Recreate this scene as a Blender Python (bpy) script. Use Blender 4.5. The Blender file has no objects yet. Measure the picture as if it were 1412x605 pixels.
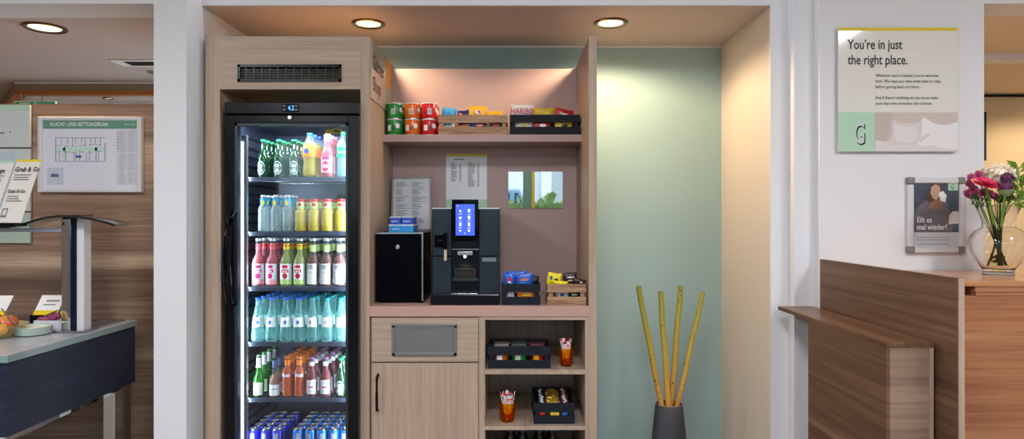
import bpy, math, random
from mathutils import Vector, Matrix
random.seed(7)
PI = math.pi
C = bpy.context.scene.collection
sc = bpy.context.scene

# ---------------------------------------------------------------- camera, world, exposure
F, CX, CY, H = 900.0, 708.0, 298.5, 1.33          # focal length in pixels, vanishing point, eye height
cam_data = bpy.data.cameras.new('camera')
cam = bpy.data.objects.new('camera', cam_data); C.objects.link(cam)
cam.location = (0, 0, H); cam.rotation_euler = (PI/2, 0, 0)
cam_data.sensor_fit = 'HORIZONTAL'; cam_data.sensor_width = 36.0
cam_data.lens = 36.0*F/1412.0
cam_data.shift_x = (706.0-CX)/1412.0
cam_data.shift_y = (CY-302.5)/1412.0
cam_data.clip_start = 0.05
sc.camera = cam
sc.view_settings.view_transform = 'Standard'; sc.view_settings.look = 'None'
sc.view_settings.exposure = 0.27; sc.view_settings.gamma = 1.0
sc.view_settings.use_curve_mapping = False
sc.cycles.max_bounces = 10; sc.cycles.diffuse_bounces = 4; sc.cycles.glossy_bounces = 4
sc.cycles.transmission_bounces = 8; sc.cycles.transparent_max_bounces = 24
sc.cycles.caustics_reflective = False; sc.cycles.caustics_refractive = False
sc.cycles.sample_clamp_indirect = 4.0
world = bpy.data.worlds.new('sky'); sc.world = world; world.use_nodes = True
bg = world.node_tree.nodes['Background']; bg.inputs[0].default_value = (0.66, 0.82, 1.0, 1); bg.inputs[1].default_value = 6.0

COOL = (0.80, 0.88, 1.0); WARM = (1.0, 0.74, 0.46); NEUT = (0.93, 0.95, 1.0)
FILL_PANEL_W = 34.0; DOWN_W = 25.0; LEFT_DOWN_W = 26.0; LED_W = 5.5
def area(name, loc, rot, sx, sy, power, col, parent=None):
    l = bpy.data.lights.new(name, 'AREA'); l.shape = 'RECTANGLE'; l.size = sx; l.size_y = sy
    l.energy = power; l.color = col
    o = bpy.data.objects.new(name, l); C.objects.link(o); o.location = loc; o.rotation_euler = rot
    if parent: attach(o, parent)
    return o
def spot(name, loc, power, col, angle=120, blend=0.8, size=0.05, rot=(0, 0, 0), parent=None):
    l = bpy.data.lights.new(name, 'SPOT'); l.energy = power; l.color = col
    l.spot_size = math.radians(angle); l.spot_blend = blend; l.shadow_soft_size = size
    o = bpy.data.objects.new(name, l); C.objects.link(o); o.location = loc; o.rotation_euler = rot
    if parent: attach(o, parent)
    return o
def attach(o, parent):
    o.parent = parent
    o.matrix_parent_inverse = parent.matrix_basis.inverted()
# daylight of the street windows: portals that guide the sky's light in
for px0, px1 in ((-3.3, -1.1), (-0.7, 1.2), (1.5, 3.7)):
    o = area('window_portal', ((px0+px1)/2, -3.22, 1.8), (PI/2, 0, 0), px1-px0, 1.2, 1, (1, 1, 1)); o.data.cycles.is_portal = True

# ---------------------------------------------------------------- helpers
def X(px, Y): return (px-CX)/F*Y
def Z(py, Y): return H-(py-CY)/F*Y

class MB:
    def __init__(s): s.v = []; s.f = []; s.m = []; s.mi = 0
    def add(s, vs, fs):
        b = len(s.v); s.v += [tuple(v) for v in vs]
        for f in fs: s.f.append([b+i for i in f]); s.m.append(s.mi)
        return s
    def box(s, x0, x1, y0, y1, z0, z1):
        vs = [(x, y, z) for x in (x0, x1) for y in (y0, y1) for z in (z0, z1)]
        return s.add(vs, [(0,1,3,2), (4,6,7,5), (0,4,5,1), (2,3,7,6), (0,2,6,4), (1,5,7,3)])
    def poly(s, pts, z0, z1):                      # prism from an xy outline
        n = len(pts)
        vs = [(x, y, z0) for x, y in pts]+[(x, y, z1) for x, y in pts]
        fs = [tuple(range(n))[::-1], tuple(range(n, 2*n))]+[(i, (i+1) % n, n+(i+1) % n, n+i) for i in range(n)]
        return s.add(vs, fs)
    def polyxz(s, pts, y0, y1):                    # prism from an xz outline
        n = len(pts)
        vs = [(x, y0, z) for x, z in pts]+[(x, y1, z) for x, z in pts]
        fs = [tuple(range(n)), tuple(range(n, 2*n))[::-1]]+[(i, n+i, n+(i+1) % n, (i+1) % n) for i in range(n)]
        return s.add(vs, fs)
    def lathe(s, prof, n=24, c=(0, 0, 0), sx=1.0, sy=1.0, a0=0.0, a1=2*PI, flute=None):
        full = abs(a1-a0-2*PI) < 1e-6; m = n if full else n+1
        vs = []
        for r, z in prof:
            for i in range(m):
                a = a0+(a1-a0)*i/n
                rr = r*(flute(a, z) if flute else 1.0)
                vs.append((c[0]+rr*math.cos(a)*sx, c[1]+rr*math.sin(a)*sy, c[2]+z))
        fs = []
        for j in range(len(prof)-1):
            for i in range(n):
                i2 = (i+1) % m if full else i+1
                fs.append((j*m+i, j*m+i2, (j+1)*m+i2, (j+1)*m+i))
        return s.add(vs, fs)
    def disc(s, r, z, n=24, c=(0, 0, 0)):
        return s.add([(c[0]+r*math.cos(2*PI*i/n), c[1]+r*math.sin(2*PI*i/n), c[2]+z) for i in range(n)], [tuple(range(n))])
    def discy(s, cx, y, cz, rx, rz, n=24, t=0.001):
        pts = [(cx+rx*math.cos(2*PI*i/n), cz+rz*math.sin(2*PI*i/n)) for i in range(n)]
        return s.polyxz(pts, y-t, y)
    def tube(s, pts, rad, n=10, cap=True):
        pts = [Vector(p) for p in pts]; k = len(pts)
        rads = rad if isinstance(rad, (list, tuple)) else [rad]*k
        b = len(s.v); vs = []; up = Vector((0.13, 0.31, 0.94)).normalized()
        for i, p in enumerate(pts):
            t = (pts[min(i+1, k-1)]-pts[max(i-1, 0)]).normalized()
            a = t.cross(up)
            if a.length < 0.1: a = t.cross(Vector((1, 0, 0)))
            a.normalize(); bb = t.cross(a)
            for j in range(n):
                an = 2*PI*j/n; vs.append(p+(a*math.cos(an)+bb*math.sin(an))*rads[i])
        fs = [(i*n+j, i*n+(j+1) % n, (i+1)*n+(j+1) % n, (i+1)*n+j) for i in range(k-1) for j in range(n)]
        if cap: fs += [tuple(range(n)), tuple(range((k-1)*n, k*n))]
        return s.add(vs, fs)
    def ball(s, c, r, n=14, m=9, sz=1.0, wob=0.0):
        prof = [(max(r*math.sin(PI*j/m), 1e-5), -r*sz*math.cos(PI*j/m)) for j in range(m+1)]
        return s.lathe(prof, n, c)
    def xform(s, M):
        s.v = [tuple(M @ Vector(v)) for v in s.v]; return s
    def build(s, name, mats, parent=None, smooth=False, bevel=0.0):
        me = bpy.data.meshes.new(name); me.from_pydata(s.v, [], s.f)
        if not isinstance(mats, (list, tuple)): mats = [mats]
        for m in mats: me.materials.append(m)
        for p, k in zip(me.polygons, s.m): p.material_index = k; p.use_smooth = smooth
        me.validate(); me.update()
        import bmesh
        bm = bmesh.new(); bm.from_mesh(me)
        if smooth: bmesh.ops.remove_doubles(bm, verts=bm.verts, dist=1e-6)
        bmesh.ops.recalc_face_normals(bm, faces=bm.faces)
        if smooth:
            for e in bm.edges:
                if len(e.link_faces) == 2 and e.calc_face_angle(0) > 0.7: e.smooth = False
        bm.to_mesh(me); bm.free()
        o = bpy.data.objects.new(name, me); C.objects.link(o)
        if bevel:
            b = o.modifiers.new('bevel', 'BEVEL'); b.width = bevel; b.segments = 2; b.limit_method = 'ANGLE'
        if parent: attach(o, parent)
        return o

def bx(name, x0, x1, y0, y1, z0, z1, m, parent=None, bevel=0.0):
    return MB().box(min(x0, x1), max(x0, x1), y0, y1, min(z0, z1), max(z0, z1)).build(name, m, parent, bevel=bevel)
def pbox(name, px0, py0, px1, py1, Y, d, m, parent=None, bevel=0.0):   # box whose front face (at Y) spans these pixels of the photo
    return bx(name, X(px0, Y), X(px1, Y), Y, Y+d, Z(py1, Y), Z(py0, Y), m, parent, bevel)
def tag(o, label, cat, group=None, kind=None):
    o['label'] = label; o['category'] = cat
    if group: o['group'] = group
    if kind: o['kind'] = kind
    return o
def struct(o): o['kind'] = 'structure'; return o
def thing(name, label, cat, loc=(0, 0, 0), group=None):
    o = bpy.data.objects.new(name, None); C.objects.link(o); o.location = loc; o.empty_display_size = 0.05
    o.matrix_basis = Matrix.Translation(loc)
    return tag(o, label, cat, group)
def dup(root, loc, rotz=0.0, label=None, group=None, rot=None, scale=None):
    def cp(o, parent):
        c = o.copy(); C.objects.link(c)
        if parent is not None: c.parent = parent
        for ch in list(o.children): cp(ch, c)
        return c
    r = cp(root, None); r.location = loc; r.rotation_euler = rot if rot else (0, 0, rotz)
    if scale: r.scale = scale
    if label: r['label'] = label
    if group: r['group'] = group
    return r
class Proto:
    """first placement moves the prototype itself, the later ones copy it"""
    def __init__(s, root): s.root = root; s.used = False
    def place(s, loc, rotz=0.0, label=None, group=None, rot=None):
        if not s.used:
            s.used = True; r = s.root; r.location = loc; r.rotation_euler = rot if rot else (0, 0, rotz)
            if label: r['label'] = label
            if group: r['group'] = group
            return r
        return dup(s.root, loc, rotz, label, group, rot)

def text_mesh(body, size, xs=1.0, align='LEFT', bold=0.0, space=1.0):
    cu = bpy.data.curves.new('lettering', 'FONT'); cu.body = body; cu.size = size; cu.align_x = align
    cu.resolution_u = 3; cu.offset = bold; cu.space_line = space; cu.extrude = 0.0
    t = bpy.data.objects.new('tmp', cu); C.objects.link(t)
    dg = bpy.context.evaluated_depsgraph_get()
    me = bpy.data.meshes.new_from_object(t.evaluated_get(dg))
    C.objects.unlink(t); bpy.data.objects.remove(t)
    for v in me.vertices: v.co.x *= xs
    return me
def text(body, x, y, z, size, m, parent, xs=1.0, facing='front', align='LEFT', bold=0.0, name='lettering', bend=None, tilt=0.0):
    me = text_mesh(body, size, xs, align, bold)
    for v in me.vertices:
        a, b = v.co.x, v.co.y
        if bend: an = a/bend; v.co = (x+bend*math.sin(an), y-bend*math.cos(an), z+b)
        elif facing == 'front': v.co = (x+a, y+b*math.sin(tilt), z+b*math.cos(tilt))
        elif facing == 'right': v.co = (x, y+a, z+b)
    me.materials.clear(); me.materials.append(m)
    o = bpy.data.objects.new(name, me); C.objects.link(o)
    if parent: attach(o, parent)
    return o
def ptext(body, px, py, Y, hpx, m, parent, xs=0.85, **k):    # hpx = cap height in photo pixels
    return text(body, X(px, Y), Y, Z(py, Y), hpx/F*Y/0.70, m, parent, xs=xs, **k)

# ---------------------------------------------------------------- materials
def srgb(r, g, b):
    f = lambda c: (c/255/12.92) if c/255 <= 0.04045 else ((c/255+0.055)/1.055)**2.4
    return (f(r), f(g), f(b), 1)
def mat(name, col, rough=0.5, metal=0.0, spec=0.5, emit=None, es=0.0, var=0.0, vscale=6.0, bump=0.0, bscale=200.0, coat=0.0):
    m = bpy.data.materials.new(name); m.use_nodes = True; nt = m.node_tree; p = nt.nodes['Principled BSDF']
    p.inputs['Base Color'].default_value = col; p.inputs['Roughness'].default_value = rough
    p.inputs['Metallic'].default_value = metal; p.inputs['Specular IOR Level'].default_value = spec
    p.inputs['Coat Weight'].default_value = coat
    if emit: p.inputs['Emission Color'].default_value = emit; p.inputs['Emission Strength'].default_value = es
    if var or bump: tc = nt.nodes.new('ShaderNodeTexCoord')
    if var:
        n = nt.nodes.new('ShaderNodeTexNoise'); n.inputs['Scale'].default_value = vscale; n.inputs['Detail'].default_value = 4
        mx = nt.nodes.new('ShaderNodeMix'); mx.data_type = 'RGBA'
        nt.links.new(tc.outputs['Object'], n.inputs['Vector']); nt.links.new(n.outputs['Fac'], mx.inputs[0])
        mx.inputs[6].default_value = tuple(c*(1-var) for c in col[:3])+(1,); mx.inputs[7].default_value = tuple(min(1, c*(1+var)) for c in col[:3])+(1,)
        nt.links.new(mx.outputs[2], p.inputs['Base Color'])
    if bump:
        n = nt.nodes.new('ShaderNodeTexNoise'); n.inputs['Scale'].default_value = bscale; n.inputs['Detail'].default_value = 3
        b = nt.nodes.new('ShaderNodeBump'); b.inputs['Strength'].default_value = bump; b.inputs['Distance'].default_value = 0.002
        nt.links.new(tc.outputs['Object'], n.inputs['Vector']); nt.links.new(n.outputs['Fac'], b.inputs['Height']); nt.links.new(b.outputs[0], p.inputs['Normal'])
    return m
def wood(name, stops, mscale, rough=0.45, fine=0.35, band=None, detail=5.0, spec=0.35):
    """stops: ramp of (pos, colour); mscale: mapping scale, small along the grain; band: (scale z, colour, low, high) broad pale streaks"""
    m = bpy.data.materials.new(name); m.use_nodes = True; nt = m.node_tree; L = nt.links; p = nt.nodes['Principled BSDF']
    p.inputs['Roughness'].default_value = rough; p.inputs['Specular IOR Level'].default_value = spec
    tc = nt.nodes.new('ShaderNodeTexCoord')
    def noise(sc3, s, d, dist=0.0):
        mp = nt.nodes.new('ShaderNodeMapping'); mp.inputs['Scale'].default_value = sc3
        n = nt.nodes.new('ShaderNodeTexNoise'); n.inputs['Scale'].default_value = s; n.inputs['Detail'].default_value = d; n.inputs['Distortion'].default_value = dist
        L.new(tc.outputs['Object'], mp.inputs['Vector']); L.new(mp.outputs[0], n.inputs['Vector']); return n
    a = noise(mscale, 1.0, detail, 0.6)
    r = nt.nodes.new('ShaderNodeValToRGB'); L.new(a.outputs['Fac'], r.inputs[0])
    while len(r.color_ramp.elements) < len(stops): r.color_ramp.elements.new(0.5)
    for e, (ps, c) in zip(r.color_ramp.elements, stops): e.position = ps; e.color = c
    out = r.outputs[0]
    if band:
        b = noise(tuple(c*band[0] for c in mscale), 1.0, 1.5, 0.2)
        rr = nt.nodes.new('ShaderNodeValToRGB'); rr.color_ramp.elements[0].position = band[2]; rr.color_ramp.elements[1].position = band[3]
        L.new(b.outputs['Fac'], rr.inputs[0])
        mx = nt.nodes.new('ShaderNodeMix'); mx.data_type = 'RGBA'; L.new(rr.outputs[0], mx.inputs[0]); L.new(out, mx.inputs[6]); mx.inputs[7].default_value = band[1]
        out = mx.outputs[2]
    g = noise(tuple(c*6 for c in mscale), 1.0, 3.0)
    mx = nt.nodes.new('ShaderNodeMix'); mx.data_type = 'RGBA'; mx.blend_type = 'MULTIPLY'; mx.inputs[0].default_value = fine
    gr = nt.nodes.new('ShaderNodeValToRGB'); gr.color_ramp.elements[0].position = 0.35; gr.color_ramp.elements[0].color = (0.45, 0.42, 0.4, 1); gr.color_ramp.elements[1].position = 0.6
    L.new(g.outputs['Fac'], gr.inputs[0]); L.new(out, mx.inputs[6]); L.new(gr.outputs[0], mx.inputs[7]); L.new(mx.outputs[2], p.inputs['Base Color'])
    return m
def glassy(name, col, fac, rough=0.06, body=None, spec=0.5, edge=0.3):
    """thin coloured glass or liquid: tinted see-through mixed with a glossy body"""
    m = bpy.data.materials.new(name); m.use_nodes = True; nt = m.node_tree; L = nt.links
    p = nt.nodes['Principled BSDF']; o = nt.nodes['Material Output']
    p.inputs['Base Color'].default_value = body or col; p.inputs['Roughness'].default_value = rough; p.inputs['Specular IOR Level'].default_value = spec
    t = nt.nodes.new('ShaderNodeBsdfTransparent'); t.inputs[0].default_value = col
    lw = nt.nodes.new('ShaderNodeLayerWeight'); lw.inputs[0].default_value = 0.35
    mr = nt.nodes.new('ShaderNodeMapRange'); mr.inputs['To Min'].default_value = fac; mr.inputs['To Max'].default_value = min(1.0, fac+edge)
    L.new(lw.outputs['Facing'], mr.inputs['Value'])
    mx = nt.nodes.new('ShaderNodeMixShader'); L.new(mr.outputs[0], mx.inputs[0]); L.new(t.outputs[0], mx.inputs[1]); L.new(p.outputs[0], mx.inputs[2])
    L.new(mx.outputs[0], o.inputs['Surface']); return m
def pane(name, tint=(1, 1, 1, 1), refl=1.0, rough=0.0):
    """clear flat glass: fresnel mix of transparent and mirror"""
    m = bpy.data.materials.new(name); m.use_nodes = True; nt = m.node_tree; L = nt.links
    nt.nodes.remove(nt.nodes['Principled BSDF']); o = nt.nodes['Material Output']
    t = nt.nodes.new('ShaderNodeBsdfTransparent'); t.inputs[0].default_value = tint
    g = nt.nodes.new('ShaderNodeBsdfGlossy'); g.inputs['Roughness'].default_value = rough
    fr = nt.nodes.new('ShaderNodeFresnel'); fr.inputs[0].default_value = 1.45
    mu = nt.nodes.new('ShaderNodeMath'); mu.operation = 'MULTIPLY'; mu.inputs[1].default_value = refl
    L.new(fr.outputs[0], mu.inputs[0])
    mx = nt.nodes.new('ShaderNodeMixShader'); L.new(mu.outputs[0], mx.inputs[0]); L.new(t.outputs[0], mx.inputs[1]); L.new(g.outputs[0], mx.inputs[2])
    L.new(mx.outputs[0], o.inputs['Surface']); return m

white_wall = mat('white_wall', srgb(228, 226, 228), 0.8, bump=0.15, bscale=60, spec=0.2)
ceil_paint = mat('ceiling_paint', srgb(200, 184, 176), 0.85, spec=0.2)
green_wall = mat('sage_green_paint', srgb(160, 186, 184), 0.7, var=0.04, vscale=2.5, spec=0.25, bump=0.1, bscale=80)
cream_wall = mat('cream_paint', srgb(226, 214, 200), 0.8, spec=0.2)
tan_wall = mat('tan_paint', srgb(214, 200, 172), 0.8, spec=0.2)
floor_m = mat('grey_floor', srgb(140, 130, 122), 0.45, var=0.08)
oakv = wood('oak_vertical', [(0.3, srgb(168, 145, 126)), (0.5, srgb(181, 157, 137)), (0.72, srgb(190, 166, 146))], (60, 60, 1.5), fine=0.22)
oakh = wood('oak_horizontal', [(0.3, srgb(168, 146, 127)), (0.5, srgb(181, 158, 138)), (0.72, srgb(190, 167, 147))], (1.5, 60, 70), fine=0.22)
oakd = wood('oak_inside', [(0.3, srgb(160, 138, 120)), (0.5, srgb(178, 156, 137)), (0.72, srgb(190, 168, 148))], (22, 1.2, 22), fine=0.3)
pink = mat('dusty_pink_laminate', srgb(178, 150, 146), 0.5, var=0.03, vscale=3, spec=0.35)
pinktop = mat('pink_worktop', srgb(190, 150, 138), 0.4, var=0.03, vscale=3)
W1, W2, W3 = srgb(130, 102, 84), srgb(154, 124, 104), srgb(174, 146, 126)
walh = wood('walnut_horizontal', [(0.3, W1), (0.5, W2), (0.72, W3)], (0.8, 0.8, 34), fine=0.4, band=(0.15, srgb(206, 178, 150), 0.52, 0.64), rough=0.4)
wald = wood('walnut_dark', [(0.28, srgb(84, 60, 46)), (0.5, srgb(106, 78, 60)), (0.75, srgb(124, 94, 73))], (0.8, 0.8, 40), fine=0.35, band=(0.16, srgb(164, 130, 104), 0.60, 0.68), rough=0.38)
waltop = wood('walnut_top', [(0.3, srgb(80, 54, 38)), (0.5, srgb(108, 76, 54)), (0.72, srgb(128, 94, 70))], (26, 0.9, 26), fine=0.4, rough=0.3)
wal_lit = wood('walnut_warm_lit', [(0.28, srgb(148, 94, 62)), (0.5, srgb(168, 110, 74)), (0.75, srgb(186, 130, 90))], (0.8, 0.8, 32), fine=0.35, band=(0.2, srgb(214, 164, 120), 0.54, 0.72), rough=0.4)  # counter walnut, warm lamp light put into its orange-brown colour
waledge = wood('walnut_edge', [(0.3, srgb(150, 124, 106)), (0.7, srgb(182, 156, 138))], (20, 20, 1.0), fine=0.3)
cratew = wood('crate_wood', [(0.3, srgb(128, 92, 66)), (0.5, srgb(164, 126, 96)), (0.72, srgb(188, 152, 120))], (5, 5, 60), fine=0.35)
blackp = mat('black_plastic', srgb(12, 12, 16), 0.22, spec=0.22)
blackm = mat('black_matt', srgb(14, 14, 17), 0.6, spec=0.2)
blackgl = mat('black_gloss', srgb(5, 5, 7), 0.05, spec=0.22)
navy = mat('dark_crate_paint', srgb(24, 29, 38), 0.6, var=0.1, vscale=20, spec=0.2)
lining = mat('fridge_lining', srgb(62, 68, 84), 0.3, metal=0.5)
hall_dark = mat('hall_blue_grey', srgb(84, 92, 110), 0.7)
hall_warm = mat('hall_warm_grey', srgb(132, 116, 104), 0.7)
silver = mat('silver', srgb(190, 192, 196), 0.25, metal=1.0)
alu = mat('brushed_aluminium', srgb(176, 172, 172), 0.4, metal=0.9)
alumatt = mat('matt_aluminium', srgb(218, 215, 217), 0.4, metal=0.1)
chrome = mat('chrome', srgb(220, 222, 226), 0.05, metal=1.0)
steel = mat('stainless_steel', srgb(150, 146, 144), 0.34, metal=0.9, var=0.05, vscale=8)
paper = mat('white_paper', srgb(232, 232, 236), 0.6)
paperw = mat('warm_paper', srgb(222, 216, 206), 0.35)
inkb = mat('black_ink', srgb(24, 24, 26), 0.6)
inkg = mat('grey_ink', srgb(120, 120, 124), 0.6)
inkl = mat('light_grey_ink', srgb(176, 176, 182), 0.6)
yel = mat('yellow_print', srgb(224, 196, 20), 0.5)
orangeyel = mat('amber_print', srgb(226, 160, 30), 0.5)
mint = mat('mint_print', srgb(176, 212, 182), 0.5)
signgreen = mat('sign_green', srgb(96, 148, 122), 0.5)
exitgreen = mat('exit_green', srgb(10, 130, 80), 0.5, emit=srgb(10, 130, 80), es=0.25)
white = mat('white', srgb(240, 240, 240), 0.4)
red = mat('red_print', srgb(204, 30, 36), 0.35)
blue = mat('blue_print', srgb(20, 70, 180), 0.35)
cyan = mat('light_blue_print', srgb(40, 150, 220), 0.35)
green = mat('green_print', srgb(40, 150, 60), 0.35)
orange = mat('orange_print', srgb(236, 110, 20), 0.35)
magenta = mat('magenta_print', srgb(206, 40, 110), 0.35)
foilgold = mat('gold_foil', srgb(206, 168, 70), 0.28, metal=0.6)
brownp = mat('brown_print', srgb(60, 38, 34), 0.35)
darkslate = mat('slate_plastic', srgb(42, 48, 56), 0.34)

# ---------------------------------------------------------------- the setting
YW, YF = 2.94, 2.80           # wall plane round the niche, front of the left column
ZC, ZN = Z(5, 2.80), Z(7, 2.94)
XR = X(1062, YW)              # right cheek of the niche
struct(bx('floor', -4.6, 4.6, -3.2, 6.2, -0.1, 0, floor_m))
struct(bx('ceiling', -4.6, 4.6, -3.2, 2.80, 2.75, 2.85, ceil_paint))
struct(bx('wall_column_left', X(212, 2.80), X(257, 2.80), 2.80, 3.75, 0, 2.75, white_wall))
struct(bx('wall_niche_left', X(257, 2.80)-0.002, X(279, YW)-0.0, YW, 3.75, 0, 2.75, white_wall))
struct(bx('wall_beam_niche', X(257, 2.80), X(1086, YW), YW, 3.75, ZN, 2.75, white_wall))
struct(bx('ceiling_niche', X(279, YW), XR, YW+0.002, 3.63, ZN-0.004, ZN, ceil_paint))
struct(bx('wall_niche_back', X(279, YW), XR, 3.63, 3.75, 0, ZN, green_wall))
struct(bx('trim_niche_top', X(279, YW), XR, 3.622, 3.63, ZN-0.014, ZN-0.004, white_wall))
struct(bx('wall_niche_right', XR, X(1086, YW), YW, 3.75, 0, ZN, cream_wall))
struct(bx('trim_niche_edge', XR, X(1086, YW), YW-0.003, YW, 0, ZN, white_wall))
struct(bx('wall_step_outer', X(1086, YW), X(1123, 2.87), 2.87, 3.75, 0, 2.75, white_wall))
struct(bx('wall_right', X(1123, 2.87), X(1357, 2.82), 2.82, 3.2, 0, 2.75, white_wall))
struct(bx('wall_beam_right', X(1357, 2.82), 4.6, 2.82, 3.0, Z(5, 2.82), 2.75, white_wall))
struct(bx('wall_beam_left', -4.6, X(212, 2.80), 2.80, 3.0, ZC, 2.75, white_wall))
# room beyond the right opening
struct(bx('ceiling_right', 2.03, 4.6, 3.0, 6.2, Z(5, 2.82), Z(5, 2.82)+0.05, mat('ceiling_cream', srgb(222, 206, 184), 0.8, spec=0.2)))
struct(bx('floor_right', 2.03, 4.6, 3.0, 4.9, 0.0, 0.01, mat('light_floor', srgb(200, 184, 164), 0.5)))
struct(bx('wall_far_right', 1.9, 4.6, 4.9, 5.0, 0, 2.3, tan_wall))
struct(bx('wall_side_hidden', 1.8, 2.0, 3.2, 4.9, 0, 2.3, tan_wall))
struct(bx('trim_ceiling_rail', 2.03, 4.6, 3.68, 3.76, Z(83, 3.68), Z(5, 2.82), white_wall))
struct(bx('trim_dark_line', 2.0, 4.6, 4.88, 4.9, Z(133, 4.88), Z(130.5, 4.88), blackm))  # black strip where the far wall meets the ceiling
# rooms beyond the left opening
zl = ZC
struct(bx('ceiling_left', -6.0, X(212, 2.80), 3.0, 6.2, zl, zl+0.05, ceil_paint))
zb = Z(131, 4.43)
YB = 4.43; xa = X(21, YB)
fascia = mat('fascia_tan', srgb(150, 128, 104), 0.4)
fasciao = mat('fascia_wood_orange', srgb(176, 104, 48), 0.35)
struct(bx('trim_bulkhead_face', xa, -1.0, YB, YB+0.04, Z(125, YB), zl, fascia))
struct(bx('trim_bulkhead_wood', xa, -1.0, YB-0.01, YB+0.05, zb, Z(125, YB), fasciao))
struct(bx('trim_bulkhead_line', xa, -1.0, YB-0.012, YB, zl-0.012, zl-0.002, white_wall))
xe, ye = -4.75, 5.9
struct(MB().poly([(xa, YB), (xe, ye), (xe+0.05, ye+0.05), (xa+0.03, YB+0.04)], Z(125, YB), zl).build('trim_bulkhead_return', fascia))
struct(MB().poly([(xa, YB-0.01), (xe, ye), (xe+0.06, ye+0.06), (xa+0.04, YB+0.05)], zb, Z(125, YB)).build('trim_bulkhead_return_wood', fasciao))
struct(bx('ceiling_lowered', xa, -1.0, YB+0.04, 6.2, zb+0.004, zb+0.02, ceil_paint))
struct(bx('trim_lowered_ceiling', -2.9, -1.0, 4.72, 4.75, zb-0.02, zb+0.004, white_wall))
struct(bx('wall_far_left', -6.0, -1.0, 6.2, 6.3, 0, 2.4, tan_wall))
struct(bx('wall_panelled_left', -4.6, -1.42, 3.15, 3.21, 0, Z(143, 3.15), walh))
# the hall behind the camera, with its street windows
struct(bx('wall_hall_left', -4.7, -4.6, -3.2, 6.2, 0, 2.85, hall_warm))
struct(bx('wall_hall_right', 4.6, 4.7, -3.2, 6.2, 0, 2.85, white_wall))
wb = MB().box(-4.6, 4.6, -3.3, -3.2, 0, 1.2).box(-4.6, 4.6, -3.3, -3.2, 2.4, 2.75)
for a, b in ((-4.6, -3.3), (-1.1, -0.7), (1.2, 1.5), (3.7, 4.6)): wb.box(a, b, -3.3, -3.2, 1.2, 2.4)
struct(wb.build('wall_hall_street', hall_dark))
wpane = pane('window_pane')
for i, (a, b) in enumerate(((-3.3, -1.1), (-0.7, 1.2), (1.5, 3.7))):
    w = thing('window_%d' % (i+1), 'street window', 'window', ((a+b)/2, -3.25, 1.2)); del w['label']; del w['category']; w['kind'] = 'structure'
    f = MB()
    for q in ((a, a+0.05, 1.2, 2.4), (b-0.05, b, 1.2, 2.4), (a, b, 1.2, 1.25), (a, b, 2.35, 2.4)): f.box(q[0], q[1], -3.29, -3.23, q[2], q[3])
    f.build('window_frame', white, w); bx('pane', a+0.05, b-0.05, -3.262, -3.256, 1.25, 2.35, wpane, w)

# ---------------------------------------------------------------- ceiling lamps
glow_w = mat('lamp_glow_warm', (1, 0.8, 0.5, 1), 0.5, emit=(1.0, 0.80, 0.48, 1), es=1.5)
glow_c = mat('fill_panel_glow', (1, 1, 1, 1), 0.5, emit=(1.0, 0.95, 0.88, 1), es=2.5)
gold_trim = mat('bronze_trim', srgb(120, 92, 60), 0.25, metal=1.0)
def downlight(px, py, z, wpx, label, power, trim):
    Y = (z-H)*F/(CY-py); x = X(px, Y); r = wpx*Y/F/2
    t = thing('ceiling_downlight', label, 'ceiling light', (x, Y, z), 'round recessed downlights')
    MB().lathe([(r, 0), (r, -0.006), (r*0.94, -0.010), (r*0.80, -0.006), (r*0.78, 0)], 32, (x, Y, z)).build('trim_ring', trim, t, True)
    MB().lathe([(r*0.80, -0.006), (r*0.72, -0.002), (r*0.6, 0.0)], 32, (x, Y, z-0.001)).build('reflector', silver, t, True)
    MB().disc(r*0.72, -0.0035, 28, (x, Y, z)).build('lamp_lens', glow_w, t)
    spot('lamp_light', (x, Y, z-0.03), power, WARM, 165, 0.35, 0.045, parent=t)
    return t
downlight(842, 31, ZN-0.004, 47, 'round recessed downlight glowing above the green wall, right of the tall oak panel', DOWN_W*1.25, gold_trim)
downlight(508, 32, ZN-0.004, 46, 'round recessed downlight in front of the oak fridge cabinet header', DOWN_W*0.75, gold_trim)
downlight(62, 37.5, zl, 54, 'round recessed downlight over the buffet counter and walnut wall', LEFT_DOWN_W, gold_trim)
downlight(149, 134.7, zb+0.004, 13, 'tiny far downlight seen above the top of the walnut wall', 5, gold_trim)
for x, y, lb in ((2.75, 3.3, 'added unseen downlight brightening the room behind the reception counter'), (3.95, 4.2, 'added unseen downlight brightening the deeper part of the room behind the counter'), (-3.4, 3.75, 'added unseen downlight warming the left room beyond the left edge')):  # lamps added out of view to brighten the right and left rooms
    t = thing('ceiling_downlight', lb, 'ceiling light', (x, y, zl), 'round recessed downlights')
    MB().lathe([(0.09, 0), (0.09, -0.006), (0.085, -0.010), (0.072, -0.006), (0.07, 0)], 32, (x, y, zl)).build('trim_ring', gold_trim, t, True)
    MB().disc(0.066, -0.0035, 28, (x, y, zl)).build('lamp_lens', glow_w, t)
    spot('lamp_light', (x, y, zl-0.03), 32 if x > 0 else 30, WARM, 165, 0.35, 0.045, parent=t)
t = thing('ceiling_vent', 'narrow slotted air vent in the ceiling left of the white column', 'vent', (X(190, 3.4), 3.75, zl))
y0, y1 = (zl-H)*F/(CY-82), (zl-H)*F/(CY-90.5)
bx('frame', X(150, y0), X(212, y0)+0.25, y0, y1, zl-0.006, zl, white, t)
bx('slot', X(166, y0), X(212, y0)+0.2, y0+0.03, y1-0.03, zl-0.008, zl-0.002, blackm, t)
s = tag(MB().lathe([(0.028, 0), (0.028, -0.01), (0.006, -0.022), (0.0001, -0.024)], 16, (X(210, 4.1), 4.1, zl)).build('sprinkler_head', alu, None, True), 'small sprinkler head on the ceiling beside the white column', 'sprinkler')
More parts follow.
